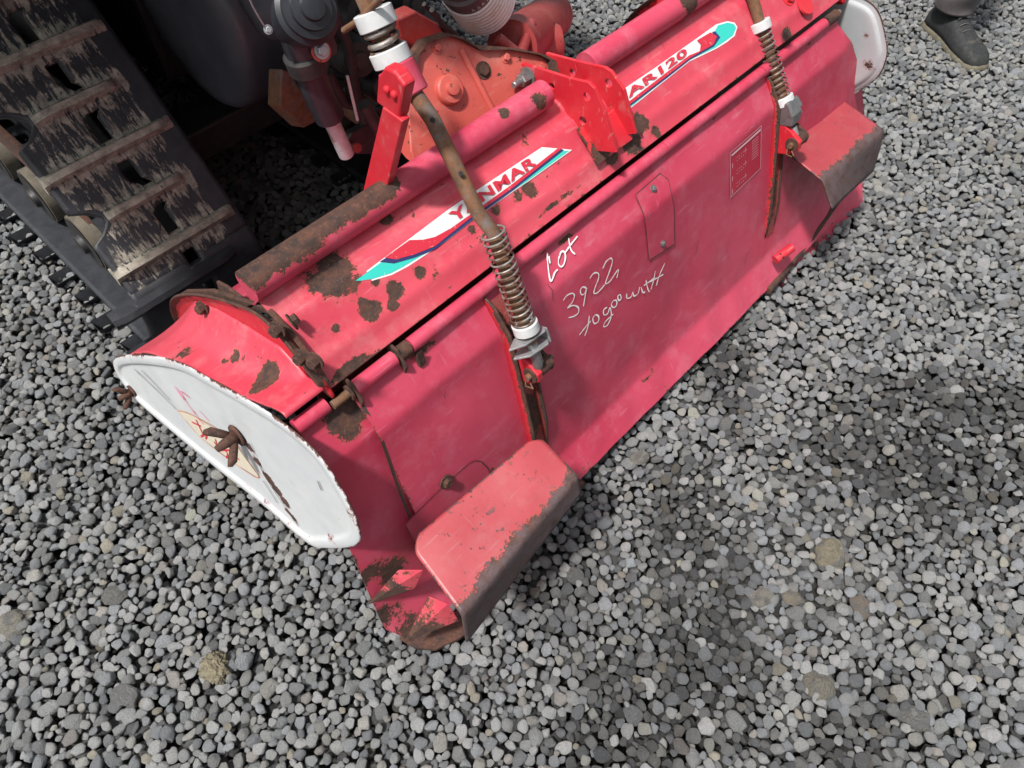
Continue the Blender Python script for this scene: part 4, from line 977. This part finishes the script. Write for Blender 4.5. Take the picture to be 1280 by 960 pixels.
def belt(x0, x1, phase):
    # arc-length resample
    P = [Vector(p) for p in PATH]; S_ = [0]
    for a, b in zip(P, P[1:]): S_.append(S_[-1] + (b - a).length)
    def pt(s):
        s = max(0, min(S_[-1] - 1e-6, s)); i = max(0, np.searchsorted(S_, s, 'right') - 1); t = (s - S_[i]) / max(1e-9, S_[i + 1] - S_[i]); p = P[i].lerp(P[i + 1], t); d_ = (P[i + 1] - P[i]).normalized(); return p, d_
    step_ = .0105; ns = int(S_[-1] / step_); cols = 30; V, F, A = [], [], []
    W = cols + 1; w = x1 - x0
    def edge_in(s):   # scalloped outer edge, on the rising run only
        if s < 2.22: return -.022 * min(1, (2.22 - s) / .25)
        ph = ((s - phase) / .21) % 1; return .055 * max(0, 1 - abs(ph - .5) / .17) ** .6 if abs(ph - .5) < .17 else 0
    for i in range(ns + 1):
        s = i * step_; p, d_ = pt(s); n_ = Vector((-d_.y, d_.x)) * -1
        e_ = edge_in(s)
        for j in range(W):
            u = j / cols; x = (x0 + e_) + (x1 - x0 - e_) * u
            V.append((x, p.x, p.y)); ph = ((s - phase + .0) / .105) % 1
            A.append((.36 + .44 * abs(ph - .5) * 2 ** 1.0) if .05 < u < .84 and s > 2.2 else .06)
    for i in range(ns):
        s = (i + .5) * step_; ph = ((s - phase) / .105) % 1
        for j in range(cols):
            u = (j + .5) / cols
            if .48 < u < .58 and .16 < ph < .80: continue
            F.append([i * W + j, i * W + j + 1, (i + 1) * W + j + 1, (i + 1) * W + j])
    o = mesh_obj('track_belt', V, F, RUBBER, tr, True, {'mud': A}); s_ = o.modifiers.new('thickness', 'SOLIDIFY'); s_.thickness = .022; s_.offset = 0
    k = 1; s = phase % .105
    while s < S_[-1] - .02:
        p, d_ = pt(s); n_ = Vector((d_.y, -d_.x)); c_ = Vector((1.9, .4))
        if n_.dot(p - c_) < 0: n_ = -n_
        xl, xr = (x0 + .055, x1 - .060) if k % 2 else (x0 - .004, x1 - .010)
        secs = []
        if s < 2.2: xl = x0 - (.062 if k % 2 else .075)
        N = 14
        for j in range(N + 1):
            t = j / N; x = xl + (xr - xl) * t; tp = min(1, 6 * t + .45, 6 * (1 - t) + .45); jit = .0025 * mn.noise(Vector((x * 25, s * 9, 3)))
            h = .034 * tp + jit; hw = .015
            b0 = p - d_ * (hw + .006); b1 = p + d_ * (hw + .006); t0 = p - d_ * (hw * .42) + n_ * h; t1 = p + d_ * (hw * .42) + n_ * (h - jit)
            m0 = p - d_ * hw * .9 + n_ * .008; m1 = p + d_ * hw * .9 + n_ * .008
            secs.append([(x, q_.x, q_.y) for q_ in (b0 - n_ * .004, m0 + n_ * .003, t0, t1, m1 + n_ * .003, b1 - n_ * .004)])
        V, F, A = [], [], []
        for sc in secs: V += sc; A += [.80, .66, .92, .86, .55, .90] if s > 2.2 else [.22] * 6
        for j in range(N):
            for q_ in range(5): F.append([j * 6 + q_, (j + 1) * 6 + q_, (j + 1) * 6 + q_ + 1, j * 6 + q_ + 1])
        F += [[0, 1, 2, 3, 4, 5], [N * 6 + q_ for q_ in (5, 4, 3, 2, 1, 0)]]
        lug = mesh_obj('track_lug', V, F, RUBBER, tr, True, {'mud': A}); es = lug.modifiers.new('edges', 'EDGE_SPLIT'); es.split_angle = R_(50)
        k += 1; s += .105
belt(.215, .505, -.048)
belt(.925, 1.215, -.048)
TAN = simple('dusty_tan_rubber', (.075, .064, .050), (.14, .12, .09), .95, 30)
def wheel(x, y, z, r, w, name='idler_wheel', mat=BLACKM):
    disc_stack(name, (x - w / 2, y, z), (1, 0, 0), [(.0, r * .80), (.001, r), (w, r), (w + .001, r * .8)], TAN, tr, 36)
    disc_stack('wheel_dish', (x - w / 2 - .001, y, z), (-1, 0, 0), [(-.03, r * .5), (-.012, r * .80), (.0, r * .84), (.001, r * .93)], mat, tr, 36)
    disc_stack('wheel_hub', (x - w / 2 - .002, y, z), (-1, 0, 0), [(0, r * .35), (.012, r * .3), (.013, r * .12)], mat, tr, 24)
for xx in (.262, .47, .985, 1.18):
    wheel(xx, 1.3625, .127, .088, .034)
    for yy in (1.62, 1.86, 2.1, 2.34, 2.6): wheel(xx, yy, .110, .072, .034, 'road_wheel')
    wheel(xx, 2.05, .85, .14, .03, 'drive_sprocket')
for xx in (.480, 1.190):
    prism('track_backing', [(xx, 1.30, .04), (xx, 1.30, .19), (xx, 1.36, .24), (xx, 1.92, .86), (xx, 3.2, .42), (xx, 3.2, .05)], (.006, 0, 0), BLACKM, tr, bevel=0)  # black sheet added inside the track so the belt holes look dark
for xx in (.36, 1.08):
    prism('track_frame', [(xx, 1.36, .08), (xx, 1.36, .17), (xx, 1.75, .40), (xx, 3.2, .38), (xx, 3.2, .12)], (.05, 0, 0), BLACKM, tr, bevel=.006)
prism('roller_bracket', [(.262, 1.55, .20), (.262, 1.70, .28), (.262, 2.5, .28), (.262, 2.5, .20)], (.012, 0, 0), RUST, tr)
prism('cross_beam', [(.36, 1.52, .22), (.36, 1.64, .22), (.36, 1.64, .30), (.36, 1.52, .30)], (.80, 0, 0), BLACKM, tr, bevel=.006)
prism('gearbox', [(.84, 1.22, .34), (1.02, 1.22, .34), (1.02, 1.22, .86), (.84, 1.22, .86)], (0, .6, 0), BLACKM, tr, bevel=.02)
# axle drum
disc_stack('axle_drum', (.615, 1.500, .560), (1, 0, 0), [(0, .150), (.003, .175), (.010, .193), (.022, .203), (.036, .205), (.255, .205)], DRUM, tr, 72)
mesh_obj('caution_sticker', [at(p, x=.66) + Vector((-.0, -.012, .012)) for p in ((270, -4), (281, -6), (288, 6), (277, 10))], [[0, 1, 2, 3]], YELLOW, tr)
# rear transmission, link and lift cylinder
CY = 1.0
disc_stack('motor_housing', at((352, 2), y=CY + .04), (.1, -.2, -1), [(-.30, .060), (-.02, .060), (.02, .056), (.035, .048)], BLACKP, tr, 32)
disc_stack('end_cap', at((385, 12), y=CY - .03), (-.12, -1, .62), [(-.05, .050), (.0, .050), (.004, .043), (.010, .042), (.012, .032), (.018, .031), (.020, .020), (.026, .018), (.028, .010)], BLACKP, tr, 36)
tube('seam_strip', [at(p, y=CY - .01) for p in ((309, -8), (316, 8), (324, 22), (334, 38))], .0014, ZINC, tr, 8)
bolt('seam_bolt', at((335, 37), y=CY - .01), (-.1, -1, .5), .0048, .005, ZINC, tr)
tube('lift_cylinder', [at(p, y=CY) for p in ((368, 30), (379, 62), (384, 78), (395, 108), (412, 146))], .029, BLACKP, tr, 28, radii=[.029, .030, .026, .026, .026])
disc_stack('cylinder_collar', at((378, 64), y=CY), at((388, 88), y=CY) - at((378, 64), y=CY), [(0, .031), (.004, .034), (.030, .034), (.034, .031)], BLACKM, tr, 28)
tube('piston_rod', [at((410, 142), y=CY), at((433, 193), y=CY)], .0145, CHROME, tr, 20)
prism('pivot_plate', [at(p, y=CY - .036) for p in ((402, 22), (409, 22), (422, 58), (421, 68), (404, 76), (388, 60))], (0, .012, 0), BLACKP, tr, bevel=.002)
disc_stack('pivot_washer', at((401, 64), y=CY - .038), (-.1, -1, .4), [(0, .0165), (.003, .016)], ORANGE, tr, 20)
bolt('pivot_bolt', at((402, 63), y=CY - .041), (-.1, -1, .4), .0088, .008, ZINC, tr)
prism('lower_link', [at(p, y=CY + .03) for p in ((432, 178), (440, 166), (476, 145), (492, 160), (470, 192), (436, 193))], (0, .04, -.02), BLACKM, tr, bevel=.004)
disc_stack('link_pin', at((443, 184), y=CY + .02), (-.1, -1, .4), [(0, .009), (.012, .009)], MAROON, tr, 16)
prism('drawbar', [at(p, y=1.18) for p in ((352, 86), (362, 90), (400, 150), (380, 160), (350, 132))], (0, .05, -.02), RODRUST, tr, bevel=.003)
# crowded linkage and castings in shade behind the hitch
rr = random.Random(11)
prism('transmission_case', [(.62, 1.72, .30), (.92, 1.72, .30), (.92, 1.72, .95), (.62, 1.72, .95)], (0, 1.0, 0), BLACKM, tr, bevel=.02)
for (px, yv, r_, d_) in (((450, 75), 1.05, .035, (-.3, -1, .3)), ((480, 110), 1.02, .022, (-.3, -1, .4)), ((470, 150), 1.06, .028, (-.2, -1, .2)), ((432, 112), 1.10, .02, (0, -1, .4)), ((500, 35), 1.08, .032, (.2, -1, .3)), ((455, 20), 1.12, .04, (0, -1, .5)), ((518, 8), 1.10, .03, (0, -1, .5))):
    disc_stack('casting_lump', at(px, y=yv), d_, [(-.16, r_ * 1.1), (-.02, r_ * 1.05), (-.01, r_ * .9), (0, r_ * .85), (.001, r_ * .45), (.010, r_ * .4)], BLACKM if rr.random() < .75 else RODRUST, tr, 20)
for L, yv, r_, m_ in (([(420, 20), (436, 60), (446, 120), (462, 175)], 1.04, .009, BLACKM), ([(434, 95), (441, 125), (447, 150)], .99, .0028, NYLON), ([(410, 90), (430, 128), (470, 140), (500, 120)], 1.06, .010, BLACKM), ([(540, 12), (552, 30), (570, 44)], .93, .005, BLACKM), ([(530, 5), (548, 24), (560, 46)], .95, .004, BLACKM), ([(470, 60), (500, 50), (520, 60)], 1.02, .014, MAROON), ([(455, 130), (475, 165), (500, 170)], .98, .012, BLACKM), ([(505, 172), (520, 160), (535, 140)], .95, .014, MAROON), ([(400, 0), (420, 40), (470, 90)], 1.1, .016, BLACKM)):
    tube('linkage_rod', [at(p, y=yv) for p in L], r_, m_, tr, 12)
# body above and ahead of the frame: deck, fenders, seat, bonnet, roll bar
def box(name, a, b, mat, bev=.02): return prism(name, [(a[0], a[1], a[2]), (b[0], a[1], a[2]), (b[0], b[1], a[2]), (a[0], b[1], a[2])], (0, 0, b[2] - a[2]), mat, tr, bevel=bev)
REDT = simple('tractor_red_paint', (.42, .015, .02), (.46, .025, .03), .35, 12, bmp=.05)
box('shade_deck', (-.12, 1.04, 1.05), (1.40, 3.0, 1.10), BLACKM)  # unseen overhang, added and widened to shade gravel between track and tiller
for xx in (.20, .93): 
    prism('fender', [(xx, 1.62, 1.12), (xx, 1.72, 1.24), (xx, 2.3, 1.26), (xx, 2.6, 1.10), (xx, 2.58, 1.08), (xx, 2.3, 1.23), (xx, 1.74, 1.21), (xx, 1.64, 1.10)], (.34, 0, 0), REDT, tr, bevel=.004)
prism('seat', [(.56, 1.60, 1.10), (.56, 1.58, 1.55), (.56, 1.66, 1.56), (.56, 1.72, 1.22), (.56, 2.08, 1.22), (.56, 2.08, 1.10)], (.36, 0, 0), BLACKP, tr, bevel=.03)
prism('bonnet', [(.50, 2.5, .55), (.50, 2.5, 1.25), (.50, 3.9, 1.12), (.50, 3.95, .55)], (.46, 0, 0), REDT, tr, bevel=.05)
for xx in (.50, .98): tube('roll_bar', [(xx, 1.42, .95), (xx, 1.42, 1.95)], .025, BLACKP, tr, 12)
tube('roll_bar', [(.475, 1.42, 1.95), (1.005, 1.42, 1.95)], .025, BLACKP, tr, 12)
disc_stack('steering_wheel', (.74, 2.42, 1.48), (0, -.5, 1), [(0, .17), (.012, .185), (.024, .17)], BLACKP, tr, 32)
# drive-shaft guard: cream corrugated coil with a grey collar
gd = thing('driveshaft_guard', at((600, 14), y=.93), 'cream corrugated driveshaft guard above the red gear case', 'driveshaft guard')
CC = Vector((0, 0, CAM_H)); g0 = at((604, 0), y=.97); g1 = CC + (at((535, -80), y=.97) - CC) * .93; gdv = (g1 - g0).normalized()
spring('corrugated_coil', g0, g0 + gdv * .085, .0590, .0035, 9, COILM, gd, 44, 10, r2=.052)
disc_stack('inner_sleeve', g0 + gdv * .002, gdv, [(0, .049), (.002, .0515), (.08, .0485), (.085, .043)], COILM, gd, 40)
disc_stack('grey_collar', g0 + gdv * .082, gdv, [(0, .046), (.002, .053), (.040, .052), (.044, .046), (.50, .045)], simple('grey_plastic', (.075, .07, .075), (.11, .105, .11), .5, 30), gd, 36)
cc_ = g0 + gdv * .10
side = (Vector((0, 0, CAM_H)) - cc_); side = (side - gdv * side.dot(gdv)).normalized(); s2 = gdv.cross(side)
def cyl(a, h, r=.0532): return (cc_ + gdv * h + (side * math.cos(a) + s2 * math.sin(a)) * r, side * math.cos(a) + s2 * math.sin(a))
strokes('collar_lettering', [[cyl(a0 + da, h0 + dh) for da, dh in L] for a0, h0 in ((-.5, -.006), (-.3, -.008), (-.12, -.006), (.08, -.007), (.26, -.006)) for L in ([(0, 0), (.04, .012), (.08, 0)], [(.02, .005), (.07, .005)])], .002, D_WHITE, gd)

# ================================================================== PERSON (only the shoe and trouser hem are in frame)
per = thing('person', (2.78, .58, 0), 'person in grey trousers and worn black lace-up shoes, standing at the top right corner', 'person')
TROUSER = simple('grey_trouser_cloth', (.085, .075, .075), (.12, .108, .105), .9, 25, bmp=.4)
SHOE = simple('worn_black_suede', (.010, .012, .013), (.022, .023, .023), .85, 60, c3=(.09, .08, .07), r3=(.56, .74))
SOLE = simple('dusty_rubber_sole', (.075, .068, .048), (.13, .115, .08), .9, 50)
def skin_body(name, J, E, mat, parent, sub=2, root=0):
    me = bpy.data.meshes.new(name); off = origin(parent); me.from_pydata([tuple(Vector(p) - off) for p, r in J], E, []); me.materials.append(mat)
    o = bpy.data.objects.new(name, me); scene.collection.objects.link(o); o.parent = parent
    o.modifiers.new('skin', 'SKIN'); 
    for i, (p, r) in enumerate(J): me.skin_vertices[0].data[i].radius = (r, r) if not isinstance(r, tuple) else r; me.skin_vertices[0].data[i].use_root = (i == root)
    s = o.modifiers.new('sub', 'SUBSURF'); s.levels = s.render_levels = sub; o.modifiers['skin'].use_smooth_shade = True
    return o
FA = at((1184, 45), z=.0); HEEL = at((1168, 38), z=0); TOE = at((1224, 90), z=0)
fdir = (TOE - HEEL); fdir.z = 0; flen = .285; fdir.normalize(); HEEL = TOE - fdir * flen
fs = Vector((-fdir.y, fdir.x, 0))
AK = HEEL + fdir * .065 + Vector((0, 0, .10))
KN = AK + Vector((.03, .03, .36)) + fdir * .05; HIP = Vector((AK.x + .10, AK.y + .14, .90))
H2 = HIP + Vector((.10, .13, 0)); K2 = Vector((H2.x + .05, H2.y + .05, .46)); A2 = Vector((H2.x + .10, H2.y + .12, .10))
PEL = (HIP + H2) / 2 + Vector((0, 0, .06))
body = [(PEL, .13), (PEL + Vector((0, 0, .18)), .125), (PEL + Vector((0, 0, .36)), .145), (PEL + Vector((0, 0, .47)), .10), (PEL + Vector((0, 0, .54)), .052), (PEL + Vector((-.01, -.01, .62)), .075), (PEL + Vector((-.01, -.01, .72)), .085), (PEL + Vector((-.01, -.01, .79)), .05)]
sd = (H2 - HIP); sd.z = 0; sd.normalize()
sh1 = PEL + Vector((0, 0, .44)) - sd * .17; sh2 = PEL + Vector((0, 0, .44)) + sd * .17
body += [(sh1, .058), (sh1 + Vector((0, 0, -.28)) - sd * .05, .043), (sh1 + Vector((-.04, -.04, -.52)) - sd * .06, .028), (sh1 + Vector((-.05, -.05, -.60)) - sd * .06, .026),
         (sh2, .058), (sh2 + Vector((0, 0, -.28)) + sd * .05, .043), (sh2 + Vector((-.04, -.04, -.52)) + sd * .06, .028), (sh2 + Vector((-.05, -.05, -.60)) + sd * .06, .026)]
body += [(HIP, .088), (KN, .056), (AK + Vector((0, 0, .02)), .036), (H2, .088), (K2, .056), (A2, .036)]
SKINM = simple('skin', (.40, .22, .15), (.46, .27, .19), .5, 20, bmp=.1); JACK = simple('dark_jacket_cloth', (.03, .035, .045), (.045, .05, .06), .9, 20)
skin_body('body', body, [(0, 1), (1, 2), (2, 3), (3, 4), (4, 5), (5, 6), (6, 7), (2, 8), (8, 9), (9, 10), (10, 11), (2, 12), (12, 13), (13, 14), (14, 15), (0, 16), (16, 17), (17, 18), (0, 19), (19, 20), (20, 21)], SKINM, per)
skin_body('jacket', [(p, r + .016) for p, r in body[:4]] + [(p, r + .014) for p, r in body[8:11]] + [(p, r + .014) for p, r in body[12:15]], [(0, 1), (1, 2), (2, 3), (2, 4), (4, 5), (5, 6), (2, 7), (7, 8), (8, 9)], JACK, per)
skin_body('hair', [(PEL + Vector((.01, .01, .74)), .09), (PEL + Vector((.02, .02, .66)), .075)], [(0, 1)], BLACKM, per)
def leg_cloth(hip, kn, ak):
    st = []
    top = hip + Vector((0, 0, .06)); low = ak + Vector((0, 0, -.005)); L = [top, hip, kn + (hip - kn) * .5, kn, kn + (ak - kn) * .5, ak + Vector((0, 0, .09)), ak + Vector((0, 0, .045)), low]
    R = [.13, .115, .095, .082, .074, .066, .064, .060]
    bm = bmesh.new(); prev = None; seg = 32; rows = []
    D = 60
    for i in range(D + 1):
        t = i / D * (len(L) - 1); a = min(int(t), len(L) - 2); f_ = t - a; c = L[a].lerp(L[a + 1], f_); r = R[a] + (R[a + 1] - R[a]) * f_
        cur = []
        for j in range(seg):
            an = 2 * math.pi * j / seg; fold = 1 + .07 * mn.noise(Vector((math.cos(an) * 1.2, math.sin(an) * 1.2, c.z * 14))) + .05 * math.sin(c.z * 55 + 2.2 * math.sin(an)) * max(0, min(1, (.42 - c.z) * 4))
            cur.append(bm.verts.new(c + Vector((math.cos(an), math.sin(an), 0)) * r * fold))
        if prev:
            for j in range(seg): bm.faces.new([prev[j], prev[(j + 1) % seg], cur[(j + 1) % seg], cur[j]])
        prev = cur; 
    o = bm_obj('trouser_leg', bm, TROUSER, per, True); s = o.modifiers.new('t', 'SOLIDIFY'); s.thickness = .003; return o
leg_cloth(HIP, KN, AK); leg_cloth(H2, K2, A2)
def shoe(heel, fd):
    fs = Vector((-fd.y, fd.x, 0)); Z = Vector((0, 0, 1))
    # outline half-widths along the length, upper height
    st = [(0, .030, .070), (.02, .036, .085), (.06, .036, .100), (.10, .037, .092), (.14, .042, .074), (.18, .047, .060), (.22, .047, .054), (.25, .042, .048), (.272, .030, .038), (.284, .014, .026)]
    def shell(name, grow, z0, mat, topf, n=22):
        V, F = [], []
        for s, w, h in st:
            w += grow; lf = heel + fd * (s if grow < .002 else (s - .004 if s < .1 else s + .005))
            for j in range(n):
                a = math.pi * j / (n - 1); cx_, cz_ = math.cos(a), math.sin(a)
                ww = w * (abs(cx_) ** .75) * (1 if cx_ > 0 else -1); hh = z0 + (topf(h) - z0) * (cz_ ** (.62))
                V.append(lf + fs * (ww + .006 * math.sin(s * 11)) + Z * hh)
        m = len(st)
        for i in range(m - 1):
            for j in range(n - 1): F.append([i * n + j, (i + 1) * n + j, (i + 1) * n + j + 1, i * n + j + 1])
            F.append([i * n, i * n + n - 1, (i + 1) * n + n - 1, (i + 1) * n])
        F += [list(range(n)), list(range((m - 1) * n, m * n))[::-1]]
        o = mesh_obj(name, V, F, mat, per, True); return o
    shell('shoe_upper', 0, .012, SHOE, lambda h: h)
    shell('shoe_sole', .006, -.002, SOLE, lambda h: .026 if h > .05 else .022)
    disc_stack('shoe_collar', heel + fd * .058 + Z * .075, (0, 0, 1), [(0, .036), (.03, .037), (.034, .032)], SHOE, per, 24)
    for k in range(4):
        c = heel + fd * (.098 + .020 * k) + Z * (.099 - .0105 * k); strokes('shoe_lace', [[(c - fs * .018 + fd * .004, Z), (c + Z * .003, Z), (c + fs * .018 - fd * .003, Z)]], .0035, STEEL, per)
shoe(HEEL, fdir); h2 = A2 - fdir * .065; h2.z = 0; shoe(h2, fdir)
# fittings become sub-parts of the part they sit on
HOME = {'track_lug': 'track_belt', 'wheel_dish': 'wheel', 'wheel_hub': 'wheel', 'decal_teal': 'decal_border', 'decal_navy': 'decal_border', 'decal_red': 'decal_border', 'lettering': 'decal_border',
    'label_rule': 'label_panel', 'label_header': 'label_panel', 'label_lettering': 'label_panel', 'warning_sticker': 'end_plate', 'sticker_border': 'end_plate', 'sticker_lettering': 'end_plate',
    'pink_scribble': 'end_plate', 'dark_scratch': 'end_plate', 'wing_nut': 'end_plate', 'plate_bolt': 'patch_plate', 'plate_edge': 'patch_plate', 'rod_hole': 'spring_rod', 'spring_washer': 'spring_rod',
    'coil_spring': 'spring_rod', 'rod_nut': 'spring_rod', 'flange_bolt': 'end_flange', 'flange_rim': 'end_flange', 'shoe_sole': 'shoe_upper', 'shoe_collar': 'shoe_upper', 'shoe_lace': 'shoe_upper',
    'hair': 'body', 'hitch_pin': 'hitch_plate', 'hitch_bolt': 'hitch_plate', 'case_flange': 'gear_case', 'case_boss': 'gear_case', 'case_plug': 'gear_case', 'case_bolt': 'gear_case', 'case_ridge': 'gear_case',
    'split_pin': 'clevis_pin', 'weld_bead': 'collar_bracket', 'seam_bolt': 'seam_strip', 'lug_hole': 'lug_tube', 'marker_writing': 'rear_cover', 'scuff_scratch': 'rear_cover', 'pivot_bolt': 'pivot_washer', 'collar_lettering': 'grey_collar'}
last = {}
for o in CREATED:
    b = o.name.split('.')[0]
    if b in HOME and HOME[b] in last: o.parent = last[HOME[b]]
    last['wheel' if b in ('idler_wheel', 'road_wheel', 'drive_sprocket') else b] = o
print('gravel stones', n, 'objects', len(bpy.data.objects))
